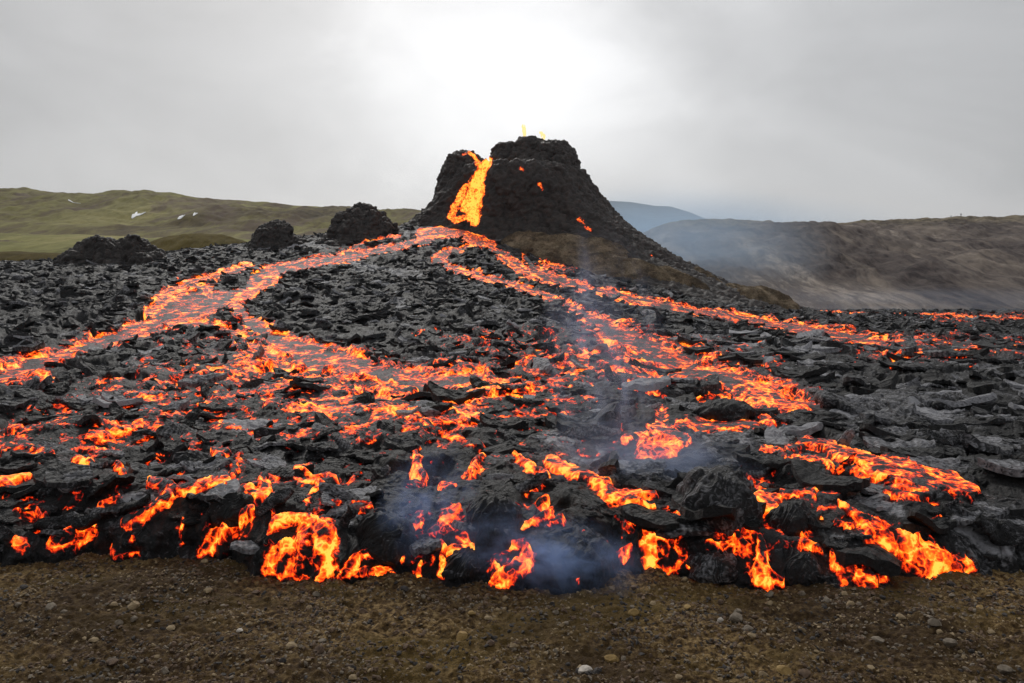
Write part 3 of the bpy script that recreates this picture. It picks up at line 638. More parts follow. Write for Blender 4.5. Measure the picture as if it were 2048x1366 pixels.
def pillow(label, u, v, wpx, hpx, tone, seed, rough=0.0, lean=0.0):
    """(u,v) is the middle of its foot"""
    x, Y, z = on_field(u, v); rx = wpx / 2 / F * Y; hz_ = hpx / F * Y; ry = (rx + hz_) * .55
    z = vz_(v, Y) if abs(vz_(v, Y) - z) < .8 else z
    ph = np.linspace(-.35, math.pi / 2, 60); th = np.linspace(0, 2 * math.pi, 130, endpoint=False)
    PH, TH = np.meshgrid(ph, th, indexing='ij'); kk = 1 + .16 * fbm2(np.cos(TH) * 1.4 + seed, np.sin(TH) * 1.4 + PH, 3, seed) 
    X_ = rx * kk * np.cos(PH) ** .75 * np.cos(TH) * np.where(PH < 0, .97, 1); Y_ = ry * kk * np.cos(PH) ** .75 * np.sin(TH); Z_ = hz_ * np.sin(PH) * (1 + .15 * fbm2(X_ / rx * 1.5, Y_ / rx * 1.5, 3, seed + 2)) + lean * X_
    rp = np.hypot(X_ / rx + .9, Y_ / rx * 1.2) * 22 + 4 * fbm2(X_ * 2, Y_ * 2, 3, seed + 4)
    Z_ = Z_ + .018 * np.sin(rp) * np.clip(PH, 0, 1) + rough * (.5 * fbm3(X_ * 3, Y_ * 3, Z_ * 3, 4, seed) + .6 * (.6 - worley3(X_ * 4, Y_ * 4, Z_ * 5, seed)))
    V = np.stack([X_, Y_, Z_], -1).reshape(-1, 3)
    V = V + .05 * np.stack([fbm3(*(V * 2.6).T, 3, seed + 9 + q) for q in range(3)], -1)
    tn_ = (tone + .22 * fbm2(V[:, 0] * 1.5, V[:, 1] * 1.5, 3, seed + 5)).astype(f32)
    put_np('lava_pillow', V, grid_faces(60, 130, True), tn_, (x, Y + ry * .35, z), label, 'lava pillow', 'rounded pillows of cooled lava', rp.ravel())
def vz_(v, Y): return CAMZ + (HOR - v) / F * Y
crust_slab('leaning grey wedge slab rising right beside the tall orange spill', 540, 1018, 92, 52, -34, .50, 901, .55)
crust_slab('upright blue grey slab just right of the largest breakout, standing on end', 690, 1062, 78, 62, -62, .42, 902, .7)
crust_slab('worn grey slab tipped up at the lower left corner of the flow', 22, 1112, 90, 58, 48, .36, 903, .75)
crust_slab('long smooth grey slab arching over the oval orange blob', 130, 1062, 150, 34, -8, .38, 904, .5)
crust_slab('long thin grey slab above the lava tongue at lower left', 235, 1032, 130, 26, -10, .34, 905, .4)
crust_slab('pale pointed fin of crust standing behind the long glowing lobe', 1690, 905, 58, 72, -66, .78, 906, .75)
crust_slab('dark red hot fin of crust standing in the long glowing lobe', 1690, 962, 64, 70, -42, .10, 907, .6, 0, .30)
crust_slab('broad flat pale slab right of the central river end', 1740, 822, 200, 16, 4, .62, 908, .8)
crust_slab('second broad pale slab lying farther right, by the right edge', 1910, 812, 170, 14, 2, .55, 909, .8)
crust_slab('folded grey slab below the broad pale slabs, near the right edge', 1880, 880, 120, 34, 8, .48, 910, .8)
crust_slab('small bright slab standing at the lower right, left of the big grey one', 1932, 1112, 62, 55, 38, .60, 911, .6)
crust_slab('big smooth grey slab at the lower right corner of the flow', 2005, 1100, 130, 46, 14, .36, 912, .8)
crust_slab('small pale crinkled block in the middle of the lower field', 762, 945, 50, 50, -40, .72, 913, .7)
crust_slab('light grey tongue shaped slab left of the whitish block', 875, 940, 78, 30, 14, .60, 914, .55)
crust_slab('whitish crinkled block above the rounded dark dome', 1000, 952, 66, 36, -6, .86, 915, .7)
crust_slab('long pale ribbed slab slanting up right above the dome', 1052, 985, 100, 40, -26, .66, 916, .35)
crust_slab('pale tilted slab in the upper left of the round crust island', 757, 592, 34, 50, 20, .70, 917, .7)
crust_slab('grey tilted slab near the middle of the round crust island', 848, 582, 38, 44, 12, .50, 918, .7)
crust_slab('thin grey slab tilted over the wedge shaped breakout', 1580, 985, 90, 30, 18, .5, 919, .35)
crust_slab('pale ropy slab left of the S shaped cascade', 1180, 880, 120, 24, -4, .60, 920, .6)
crust_slab('wide pale ribbed slab below the dull orange foot of the cascade', 1320, 960, 190, 22, 10, .66, 921, .55)
pillow('rounded dark dome of crust left of centre at the front', 985, 1068, 122, 70, .20, 931)
pillow('large blue black pillow beside the lowest point of the front', 1165, 1150, 140, 78, .24, 932)
pillow('long dark pillow sloping between the upright slab and the smoke wisp', 765, 1096, 130, 60, .24, 933, 0, -.10)
pillow('rubbly grey mound right of centre, above the black overhang', 1440, 1035, 170, 88, .46, 934, .10)
pillow('grey rounded boulder at the foot of the front, right of the squat red pillow', 1432, 1142, 120, 34, .46, 935, .04)
pillow('dark rounded pillow between the forked drip and the low lava streak', 1600, 1150, 90, 46, .30, 936, .05)
pillow('flat topped dark pillow left of the smoky orange spill', 930, 1146, 110, 44, .26, 937)
pillow('smooth violet grey pillow above the branching seam', 1592, 1058, 96, 46, .30, 938)
pillow('low smooth dark pillow just above the long flat seam', 1455, 830, 120, 26, .26, 939)
pillow('dark humped pillow under the thick yellow seam at left', 470, 1030, 110, 44, .18, 940)

# ------------------------------------------------------------------ the cone
def lathe(cx, cy, prof, nth, step, amp_th=None, seed=0, oval=1.0):
    """prof: (r,z) from bottom to top; amp_th(theta, z)->radius factor. returns verts, faces"""
    P = np.array(prof, float); seg = np.hypot(np.diff(P[:, 0]), np.diff(P[:, 1])); L_ = np.concatenate([[0], np.cumsum(seg)])
    n = max(int(L_[-1] / step), 6); t = np.linspace(0, L_[-1], n)
    r = np.interp(t, L_, P[:, 0]); z = np.interp(t, L_, P[:, 1])
    th = np.linspace(0, 2 * math.pi, nth, endpoint=False)
    R, TH = np.meshgrid(r, th, indexing='ij'); Z = np.meshgrid(z, th, indexing='ij')[0]
    k = 1 + .10 * fbm2(np.cos(TH) * 2.2 + seed, np.sin(TH) * 2.2 + Z * .08, 3, 300 + seed)
    if amp_th is not None: k = k * amp_th(TH, Z)
    R = R * k
    V = np.stack([cx + R * np.cos(TH), cy + R * np.sin(TH) * oval, Z], -1)
    return V.reshape(-1, 3), grid_faces(n, nth, True), (n, nth)
def rough_up(V, shp, amp, sc, seed, wsc=None):
    n, m = shp; G = V.reshape(n, m, 3)
    dth = np.roll(G, -1, 1) - np.roll(G, 1, 1); dt = np.gradient(G, axis=0)
    Nn = np.cross(dth, dt); Nn /= np.linalg.norm(Nn, axis=-1, keepdims=True) + 1e-9
    Nn = Nn.reshape(-1, 3); x, y, z = V.T
    w1 = .75 - worley3(x * sc + .4 * vn3(x, y, z, 5), y * sc, z * sc * 1.15, seed); w2 = .75 - worley3(x * sc * 2.6, y * sc * 2.6, z * sc * 2.6, seed + 9)
    d = amp * (1.2 * w1 + .75 * w2 + .50 * fbm3(x * sc * 3, y * sc * 3, z * sc * 3, 3, seed + 4))
    return V + Nn * d[:, None], w1, w2
CX, CY = 1.0, 152.0
def body_k(TH, Z):
    x = np.cos(TH); y = np.sin(TH)
    k = 1.0 + .06 * (y < 0) * (-y) - .33 * np.maximum(-y, 0) ** 1.6 * sstep(-27, -15, -Z) * sstep(-.8, -.2, -x)
    k = k * np.where(x < 0, 1 + .03 * (-x), 1)
    return k
parts_ = []
prof_body = [(62, -2), (49, .9), (42, 3.2), (34.5, 6.6), (29, 9.5), (24.6, 12.6), (18.6, 17.2), (15.4, 20.6), (12.8, 24.2), (11.7, 26.0), (10.6, 26.9), (8.6, 26.4), (5, 23)]
parts_.append(lathe(CX, CY, prof_body, 620, .20, body_k, 1))
parts_.append(lathe(4.4, 153.2, [(8.8, 20), (7.9, 25), (6.9, 29), (5.9, 30.9), (4.4, 31.5), (2.6, 30.5), (1, 28)], 330, .15, None, 7, .8))
parts_.append(lathe(8.0, 152.0, [(4.6, 21), (4.2, 27), (3.6, 30.6), (2.4, 31.9), (.3, 32.2)], 150, .15, None, 8, .9))
parts_.append(lathe(3.4, 151.2, [(4.0, 24), (3.6, 29.5), (2.8, 31.8), (1.6, 32.7), (.2, 32.9)], 150, .15, None, 17, .9))
parts_.append(lathe(-1.4, 150.6, [(2.6, 26), (2.2, 29.8), (1.5, 31.4), (.2, 31.9)], 110, .15, None, 19, .9))
for (bx, by, br, bz) in ((6.0, 149.6, 2.2, 31.6), (9.9, 149.8, 1.9, 30.6), (.9, 149.3, 1.8, 30.4), (-2.2, 149.4, 1.7, 30.2), (5.2, 148.0, 2.0, 29.4), (8.8, 147.6, 2.0, 28.9), (10.6, 151.5, 2.1, 29.6), (2.2, 147.4, 1.7, 28.6), (-11.3, 150.2, 1.8, 28.0), (-6.9, 150.6, 1.7, 28.9), (-8.6, 148.6, 1.7, 28.4)):
    parts_.append(lathe(bx, by, [(br * .8, bz - 9), (br, bz - 2.2), (br * .93, bz - 1.2), (br * .6, bz - .35), (.1, bz)], 90, .15, None, int(bz * 10) % 50))
parts_.append(lathe(-9.0, 150.5, [(6.2, 18), (5.1, 23), (4.2, 26.5), (3.0, 28.8), (1.6, 29.9), (.2, 30.2)], 240, .15, None, 9, .9))
parts_.append(lathe(3.2, 145.2, [(11.8, 12), (10.0, 17), (8.2, 21.5), (6.4, 25), (4.0, 27.0), (.3, 27.6)], 320, .18, None, 10, .72))
CV, CFc, o_, SRC = [], [], 0, []
W1 = []
for (v0, f0, shp) in parts_:
    v1, w1, w2 = rough_up(v0, shp, .50, .62, 500 + len(CV))
    CV.append(v1); CFc.append(f0 + o_); SRC.append(np.full(len(f0), len(SRC))); o_ += len(v1); W1.append(w1 * .7 + w2 * .5)
CV = np.concatenate(CV); CFc = np.concatenate(CFc); W1 = np.concatenate(W1)
def proj(V): return 1024 + F * V[:, 0] / V[:, 1], HOR + F * (CAMZ - V[:, 2]) / V[:, 1]
cu, cv = proj(CV)
cv = np.where(CV[:, 1] < 153.5, cv, 9000)
CFE = [dict(style='f', name='lava_fall', label='bright yellow lava fall pouring down the notch in the front of the cone', cat='lava fall', group=None,
            pts=[(978,322,8),(966,338,10),(956,358,15),(950,385,22),(944,412,20),(948,440,12)]),
       dict(style='s', name='lava_fall', label='thin orange lava streak curling over the rim at the upper left of the notch', cat='lava fall', group=None,
            pts=[(938,305,3),(948,312,4),(955,325,5),(964,342,7)]),
       dict(style='s', name='lava_fall', label='orange side arm of the lava fall bulging to its lower left', cat='lava fall', group=None,
            pts=[(932,372,6),(922,392,8),(908,415,8),(902,432,7),(910,441,6),(926,436,6)]),
       dict(style='e', name=None, pts=[(1042,336,3),(1046,340,2)]), 
       dict(style='e', name=None, pts=[(1078,368,3),(1086,378,2)]), dict(style='e', name=None, pts=[(1157,438,3),(1168,446,3)]), dict(style='e', name=None, pts=[(1172,455,4),(1180,459,3)]),
       dict(style='e', name=None, pts=[(1305,511,3)]), dict(style='e', name=None, pts=[(926,309,3),(930,308,3)])]
cp = (fbm3(CV[:, 0] * .9, CV[:, 1] * .9, CV[:, 2] * .6, 3, 700) * .45).astype(f32)
ch = np.zeros(len(CV), f32); cs = np.zeros(len(CV), f32); cf = np.full(len(CV), -1, np.int32); cd = np.zeros(len(CV), f32)
cmed = fbm3(CV[:, 0] * 2.0, CV[:, 1] * 2.0, CV[:, 2] * .55, 3, 710)
for i, f in enumerate(CFE):
    m = poly_mask(f['pts'], cu, cv, cp); k = np.where(m > 0)[0]; q = m[k]
    h = {'f': .58 + .46 * sstep(0, .45, q) + .34 * cmed[k], 's': .56 + .18 * sstep(0, .3, q) + .12 * cmed[k], 'e': .50 + 0 * q}[f['style']]
    ch[k] = np.maximum(ch[k], h); cd[k] = np.maximum(cd[k], sstep(0, .6, q) * (f['style'] == 'f') * 1.0)
    if f['name']: cf[k] = np.where(cf[k] < 0, i, cf[k])
CV[:, 1] += cd * (1.5 + .25 * cmed)
ff = cf[CFc]; ff = np.where((ff >= 0).sum(1) >= 2, ff.max(1), -1)
CAT = dict(molten=ch, tone=(.22 + .42 * W1).astype(f32), skin=cs)
SRC = np.concatenate(SRC)
cone = bpy.data.objects.new('volcanic_cone', None); COL.objects.link(cone)
HORN = [i for i, (v0, f0, shp) in enumerate(parts_) if v0[:, 0].mean() < -5]
for nm, ids in (('flank', [0]), ('horn', HORN), ('shoulder', [len(parts_) - 1]), ('crater_rim', [i for i in range(1, len(parts_) - 1) if i not in HORN])):
    v_, f_, a_ = sub(CV, CFc, (ff < 0) & np.isin(SRC, ids), CAT); mesh_np(nm, v_, f_, M_CONE, a_, parent=cone)
tag(cone, 'tall black spatter cone with a broken rim, rising behind the lava field', 'volcanic cone')
for i, f in enumerate(CFE):
    if f['name'] and (ff == i).sum() > 5:
        v_, f_, a_ = sub(CV, CFc, ff == i, CAT); thing_of(f, v_, f_, a_, M_CONE)

def small_cone(label, u, Y, hw, zt, zb, seed, extra=()):
    x = wx(u, Y); H = zt - zb; vs, fs, ws, o2 = [], [], [], 0
    pl = [(x, Y, hw, zt, 1.0)] + [(wx(uu, YY), YY, h2, z2, .9) for (uu, YY, h2, z2) in extra]
    for n_, (xx, yy, h2, z2, ov) in enumerate(pl):
        HH = z2 - zb
        v0, f0, shp = lathe(xx, yy, [(h2 * 1.7, zb - 2.2), (h2 * 1.15, zb), (h2 * .86, zb + .38 * HH), (h2 * .62, zb + .72 * HH), (h2 * .34, zb + .94 * HH), (.15, z2)], 260, .10, None, seed + n_, ov)
        v0 = v0 + np.array([.55, .55, .8]) * np.stack([fbm3(*(v0 * .55).T, 2, seed + 60 + q) for q in range(3)], -1)
        v1, w1, w2 = rough_up(v0, shp, .38, .85, 600 + seed * 3 + n_)
        vs.append(v1); fs.append(f0 + o2); ws.append(w1 * .7 + w2 * .5); o2 += len(v1)
    V = np.concatenate(vs); W = np.concatenate(ws); Z0 = np.zeros(len(V), f32)
    o = mesh_np('spatter_mound', V, np.concatenate(fs), M_CONE, dict(molten=Z0, tone=(.17 + .38 * W).astype(f32), skin=Z0))
    tag(o, label, 'spatter mound', 'small black spatter mounds left of the cone')
small_cone('rounded black spatter mound nearest the cone, tallest of the three', 722, 135, 5.9, 18.5, 12.6, 21, [(700, 134, 4.0, 17.2)])
small_cone('beehive shaped black spatter mound, the middle one of the three', 552, 130, 3.9, 15.5, 11.0, 31, [(590, 130, 2.6, 12.6)])
small_cone('low wide double topped black spatter mound, farthest left', 205, 113, 4.6, 11.7, 8.0, 41, [(272, 112, 3.9, 11.8), (240, 112, 4.4, 11.4)])

# brown ash banks against the right foot of the cone
def bank(label, blobs, seed, mat=None, amp=.35):
    vs, fs, o2 = [], [], 0
    for n_, (u, v, Y, rx, ry, hz_) in enumerate(blobs):
        x = wx(u, Y); zt = CAMZ + (HOR - v) / F * Y
        v0, f0, shp = lathe(0, 0, [(1.5, -hz_ * 1.2), (1.25, -hz_ * .8), (1.02, -hz_ * .48), (.76, -hz_ * .22), (.45, -hz_ * .06), (.02, 0)], 200, .05 if hz_ < 1 else .10, None, seed + n_)
        v0 = v0 * np.array([rx, ry, 1]) + np.array([x, Y, zt])
        X_, Y_, Z_ = v0.T
        v0[:, 2] += amp * fbm2(X_ * .35, Y_ * .5, 5, seed + 3, .6); v0[:, 1] += amp * .8 * fbm3(X_ * .6, Y_ * .6, Z_ * .9, 4, seed + 5)
        vs.append(v0); fs.append(f0 + o2); o2 += len(v0)
    return tag(mesh_np('ash_bank', np.concatenate(vs), np.concatenate(fs), mat or M_BANK), label, 'ash bank', 'brown ash banks at the right foot of the cone')
bank('olive brown hummock of old ash just right of the lava pool', [(1060,463,133,5.5,4,5.0),(1120,468,132,7,4,6),(1185,476,131,6,3.5,6)], 801)
bank('long tan ash slope descending right between the cone and the straight river', [(1120,494,127,6,4,4.5),(1175,503,127,7,4,4.5),(1240,516,126,7,4,5),(1300,531,126,7,3.5,5),(1345,548,126,5,3,4)], 811)
bank('dark brown knob at the lower end of the cone flank', [(1365,533,140,6.0,4,4.5),(1390,545,139,5,4,4)], 821)
bank('low dark brown hump where the cone flank meets the flat', [(1440,566,134,6,4,4),(1500,573,132,6,4,3.5),(1535,592,131,4,3.5,3)], 831)

# lava fountain above the rim
M_FIRE, _t, _b = new_mat('fountain_lava'); _b.inputs['Base Color'].default_value = (.4, .2, .05, 1)
_b.inputs['Emission Color'].default_value = (1, .82, .35, 1); _b.inputs['Emission Strength'].default_value = .95
def blobmesh(name, blobs, mat, sub_=1, seed=0):
    bm = bmesh.new(); rnd = random.Random(seed)
    for (x, y, z, r, sx, sz) in blobs:
        g_ = bmesh.ops.create_icosphere(bm, subdivisions=sub_, radius=r)
        for vv in g_['verts']:
            k = 1 + rnd.uniform(-.25, .25); vv.co = Vector((x + vv.co.x * sx * k, y + vv.co.y * sx * k, z + vv.co.z * sz * k))
    me = bpy.data.meshes.new(name); bm.to_mesh(me); bm.free(); me.materials.append(mat)
    o = bpy.data.objects.new(name, me); COL.objects.link(o); return o
rnd = random.Random(4)
def fountain(u, v0, v1, n, spread, label):
    bl = []
    for i in range(n):
        t = (i + rnd.random()) / n; v = v0 + (v1 - v0) * t; uu = u + rnd.uniform(-1, 1) * spread * (.4 + .6 * t) - 3 * t * t
        Y = 152; bl.append((wx(uu, Y), Y + rnd.uniform(-.3, .3), CAMZ + (HOR - v) / F * Y, rnd.uniform(.10, .24), .8, rnd.uniform(1.0, 2.4)))
    tag(blobmesh('lava_fountain', bl, M_FIRE, 1, 5), label, 'lava fountain', 'thin lava fountains above the rim')
fountain(1050, 290, 250, 46, 3.2, 'thin pale yellow jet of lava shooting above the left part of the cone rim')
fountain(1087, 285, 264, 20, 5.0, 'small faint yellow burst of lava above the middle of the cone rim')

# ------------------------------------------------------------------ hills
def sheet(name, u0, u1, du, ys, zfun, mat, kind='structure'):
    uu = np.arange(u0, u1 + du, du); Ug, Yg_ = np.meshgrid(uu, ys); a, b = Ug.shape
    Ug = Ug.ravel(); Yg_ = Yg_.ravel(); X_ = (Ug - 1024) / F * Yg_
    Z_ = zfun(Ug, Yg_, X_)
    o = mesh_np(name, np.stack([X_, Yg_, Z_], -1), grid_faces(a, b), mat)
    if kind: tag(o, kind=kind)
    return o
def vz(v, Y): return CAMZ + (HOR - v) / F * Y
LU = np.array([-600, -200, 0, 150, 340, 440, 600, 690, 760, 830, 1000, 1200]); LV = np.array([372, 380, 382, 388, 389, 399, 412, 418, 423, 420, 440, 470.])
def zl(U_, Y_, X_):
    rid = vz(np.interp(U_, LU, LV), 600)
    t = np.clip((Y_ - 325) / (600 - 325), 0, 1)
    foot = vz(np.interp(U_, [-600, 0, 300, 600, 900], [470, 466, 476, 484, 470]), 325)
    z = foot + (rid - foot) * (1 - (1 - t) ** 1.35)
    k = np.clip((325 - Y_) / (325 - 190), 0, 1); z = np.where(Y_ < 325, foot + (4 - foot) * k ** 1.15, z)
    z = np.where(Y_ > 600, rid - (Y_ - 600) * .25, z)
    am = sstep(325, 400, Y_) * (1 - sstep(560, 600, Y_))
    z = z + am * (1.1 * fbm2(X_ * .06, Y_ * .04, 4, 903, .6) + 4.5 * fbm2(X_ * .012, Y_ * .010, 5, 900, .55) - 5 * np.abs(fbm2(X_ * .016 + 3, Y_ * .006, 3, 905))) + .6 * fbm2(X_ * .05, Y_ * .05, 4, 908)
    return z
hl = sheet('hill', -700, 1150, 3.2, np.concatenate([np.linspace(185, 340, 60), np.linspace(344, 620, 200), np.linspace(640, 900, 10)]), zl, M_HILL_L)
# grassy flat before it
hp = sheet('valley_floor', -700, 700, 6, np.linspace(180, 322, 70), lambda U_, Y_, X_: zl(U_, Y_, X_) + .35 + .5 * fbm2(X_ * .04, Y_ * .04, 3, 911), M_PLAIN)
RU = np.array([1100, 1180, 1240, 1300, 1340, 1420, 1500, 1600, 1700, 1800, 1920, 2048, 2400, 2800]); RV = np.array([560, 520, 490, 458, 446, 438, 441, 446, 444, 438, 434, 431, 422, 418.])
def zr(U_, Y_, X_):
    rid = vz(np.interp(U_, RU, RV), 420); f0 = 176
    t = np.clip((Y_ - f0) / (420 - f0), 0, 1)
    z = -1.6 + (rid + 1.6) * (.75 * t ** .85 + .25 * (1 - (1 - t) ** 2.2))
    z = np.where(Y_ > 420, rid - (Y_ - 420) * .2, z); z = np.where(Y_ < f0, -1.6 - (f0 - Y_) * .05, z)
    spur = np.exp(-((U_ - 1600 - (Y_ - 260) * 1.4) / 150) ** 2) * np.exp(-((Y_ - 275) / 50) ** 2)
    am = sstep(f0, 230, Y_) * (1 - sstep(395, 420, Y_))
    z = z + 5.5 * spur + am * (3.6 * fbm2(X_ * .018, Y_ * .014, 5, 920, .58) - 4.5 * np.abs(fbm2(X_ * .02 + 1, Y_ * .009, 3, 925))) + .8 * fbm2(X_ * .10, Y_ * .08, 5, 928, .62) * sstep(f0, 230, Y_)
    return z
hr = sheet('hill', 1080, 2750, 2.8, np.concatenate([np.linspace(165, 440, 280), np.linspace(450, 700, 10)]), zr, M_HILL_R)
def mound(label, u, v, Y, rx, ry, h, seed):
    x = wx(u, Y); v0, f0, shp = lathe(0, 0, [(1.6, -h * 1.1), (1.1, -h * .62), (.8, -h * .3), (.45, -h * .08), (.02, 0)], 160, .15, None, seed)
    v0 = v0 * np.array([rx, ry, 1]) + np.array([x, Y, vz(v, Y)]); v0[:, 2] += .25 * fbm2(v0[:, 0] * .2, v0[:, 1] * .2, 4, seed)
    o = mesh_np('knoll', v0, f0, M_MOUND); tag(o, label, 'knoll', 'olive knolls behind the black crust'); return o
mound('smooth olive brown knoll between the two left spatter mounds', 400, 467, 185, 14, 12, 7, 41)
mound('dark olive knoll edge at the far left behind the black crust', 40, 503, 165, 22, 10, 6, 42)
def zf(v_u, v_v, Yr, seed, amp):
    def fz(U_, Y_, X_):
        rid = vz(np.interp(U_, v_u, v_v), Yr); t = np.clip((Y_ - Yr * .55) / (Yr * .45), 0, 1.0)
        z = -2 + (rid + 2) * t ** 1.1; z = np.where(Y_ > Yr, rid - (Y_ - Yr) * .3, z)
        return z + amp * fbm2(X_ * 8 / Yr, Y_ * 8 / Yr, 5, seed) * t * (Y_ <= Yr)
    return fz
sheet('mountain', 700, 1700, 5, np.linspace(2400, 4600, 90), zf([700, 1000, 1150, 1200, 1260, 1310, 1340, 1380, 1420, 1500, 1700], [460, 420, 400, 400, 403, 411, 412, 424, 440, 460, 500], 4200, 950, 5), M_FAR)
sheet('mountain', 900, 1600, 5, np.linspace(1400, 2900, 80), zf([900, 1100, 1200, 1250, 1300, 1340, 1400, 1500, 1600], [470, 440, 431, 428, 438, 448, 460, 490, 520], 2500, 955, 4), M_FAR)

def snow(label, u, v, wpx, hpx, seed):
    """thin sheet of old snow lying on the hillside"""
    Ys = np.linspace(330, 600, 2000); z = zl(np.full(2000, float(u)), Ys, wx(u, Ys)); vv = HOR + F * (CAMZ - z) / Ys
    k = np.where(vv <= v)[0]; Y = Ys[k[0]] if len(k) else 500.
    n = 28; pts = []; X0 = wx(u, Y); RX = wpx / F * Y; RY = hpx * 1.1
    th = np.linspace(0, 2 * math.pi, n, endpoint=False); rows_ = [(0, 0)]; V = [(X0, Y)]
    for rr in (.35, .7, 1.0):
        for t_ in th:
            k_ = rr * (1 + .5 * math.sin(3 * t_ + seed) * .5 + .2 * math.sin(5 * t_ + seed * 2))
            V.append((X0 + RX * k_ * math.cos(t_), Y + RY * k_ * math.sin(t_) + 3 * (k_ * math.cos(t_)) ** 2))
    V = np.array(V); uu = 1024 + F * V[:, 0] / V[:, 1]; z = zl(uu, V[:, 1], V[:, 0]) + .45
    fs = []
    for i in range(n):
        j = (i + 1) % n; fs.append((0, 1 + i, 1 + j, 1 + j))
    me = bpy.data.meshes.new('snow_patch'); faces = [(0, 1 + i, 1 + (i + 1) % n) for i in range(n)]
    for r_ in range(2):
        for i in range(n):
            j = (i + 1) % n; a = 1 + r_ * n; faces.append((a + i, a + n + i, a + n + j, a + j))
    me.from_pydata([(V[i, 0], V[i, 1], z[i]) for i in range(len(V))], [], faces); me.materials.append(M_SNOW)
    o = bpy.data.objects.new('snow_patch', me); COL.objects.link(o)
    sm = o.modifiers.new('thickness', 'SOLIDIFY'); sm.thickness = .3
    tag(o, label, 'snow patch', 'old snow patches on the green hill')
snow('largest white snow patch, boomerang shaped, on the green hillside', 271, 432, 7.5, 3, 1)
snow('thin white snow patch high on the green hill, farthest left', 143, 404, 8, 1.6, 2)
snow('small white snow spot on the green hill, right of the largest patch', 360, 437, 4.5, 2, 3)
snow('tiniest pale snow spot, above and right of the others', 388, 431, 3, 1.4, 4)

# people on the right ridge: tiny far figures
M_COAT, _t, _b = new_mat('dark_coat'); _b.inputs['Base Color'].default_value = (.02, .022, .03, 1)
M_FACE, _t, _b = new_mat('face'); _b.inputs['Base Color'].default_value = (.35, .2, .14, 1)
def person(u, label, h=1.75):
    Y = 418.; x = wx(u, Y); z0 = float(zr(np.array([float(u)]), np.array([Y]), np.array([x]))[0]) - .05
    k = h / 1.75
    me = bpy.data.meshes.new('person')
    J = [(0,0,.95),(0,0,1.2),(0,0,1.42),(0,0,1.52),(0,0,1.65),(.2,0,1.40),(.27,0,1.12),(.24,-.08,.86),(-.2,0,1.40),(-.27,0,1.12),(-.24,-.08,.86),(.1,0,.9),(.13,0,.5),(.14,0,.08),(.14,-.14,.03),(-.1,0,.9),(-.13,0,.5),(-.14,0,.08),(-.14,-.14,.03)]
    E = [(0,1),(1,2),(2,3),(3,4),(2,5),(5,6),(6,7),(2,8),(8,9),(9,10),(0,11),(11,12),(12,13),(13,14),(0,15),(15,16),(16,17),(17,18)]
    R = [.15,.15,.16,.06,.11,.09,.07,.05,.09,.07,.05,.1,.08,.06,.05,.1,.08,.06,.05]
    me.from_pydata([(a * k, b * k, c * k) for a, b, c in J], E, []); me.materials.append(M_COAT)
    o = bpy.data.objects.new('person', me); COL.objects.link(o); o.location = (x, Y, z0)
    sk = o.modifiers.new('skin', 'SKIN')
    for i, r in enumerate(R): me.skin_vertices[0].data[i].radius = (r * k, r * k)
    me.skin_vertices[0].data[0].use_root = True
    o.modifiers.new('sub', 'SUBSURF').levels = 1
    tag(o, label, 'person', 'people on the skyline of the brown hill')
person(1922, 'tiny dark figure standing clear against the sky on the brown ridge')
person(1902, 'tiny dark figure low on the brown ridge, left of the clearest one', 1.5)

# ------------------------------------------------------------------ ground: one sheet from under the camera to the horizon
gu = np.arange(-700, 2760, 3.6)
gy = np.concatenate([np.linspace(.6, 9, 30), np.exp(np.linspace(math.log(9.1), math.log(19.5), 420)), np.array([21, 25, 35, 60, 100, 200, 400, 800, 1600, 3000, 4690])])
def ground_z(X_, Y_):
    z = 4.35 * np.clip(1 - Y_ / 11.2, 0, 1) ** 1.3
    k = sstep(20, 60, Y_)
    d = .10 * fbm2(X_ * .35, Y_ * .5, 4, 960) + .085 * fbm2(X_ * 1.4, Y_ * 2.0, 4, 965, .6) + .042 * fbm2(X_ * 4.5, Y_ * 5, 5, 968, .70) - .05 * np.abs(fbm2(X_ * 2.6, Y_ * 3.4, 3, 971))
    return z - 3.2 * k + d * (1 - k) * .8
Ug, Yq = np.meshgrid(gu, gy); sh = Ug.shape; Ug = Ug.ravel(); Yq = Yq.ravel(); Xq = (Ug - 1024) / F * Yq * np.where(Yq < 6, 1.5, 1)
Xq = np.where(Yq > 3000, Xq * 1.6, Xq)
gz = ground_z(Xq, Yq)
gr = mesh_np('ground', np.stack([Xq, Yq, gz], -1), grid_faces(*sh), M_GROUND); tag(gr, kind='structure')

# ------------------------------------------------------------------ stones
def stone_mat(name, c, c2):
    m, t, bs = new_mat(name); g = nd(t, 'ShaderNodeNewGeometry').outputs['Position']
    cc = ramp_(t, noise_(t, g, 11, 5, .65), [(.35, c), (.65, c2)]); t.links.new(cc, bs.inputs['Base Color']); bs.inputs['Roughness'].default_value = .85
    bump_(t, bs, noise_(t, g, 40, 4, .6), .5, .02); return m
MS = {'tan': stone_mat('tan_stone', (.15, .105, .055), (.29, .215, .12)), 'grey': stone_mat('grey_stone', (.085, .066, .045), (.19, .155, .115)),
      'brown': stone_mat('brown_stone', (.05, .03, .018), (.13, .08, .045)), 'ochre': stone_mat('ochre_stone', (.18, .11, .03), (.30, .20, .07)),
      'dark': stone_mat('dark_stone', (.015, .012, .011), (.04, .034, .03)), 'white': stone_mat('pale_stone', (.30, .27, .23), (.55, .50, .44))}
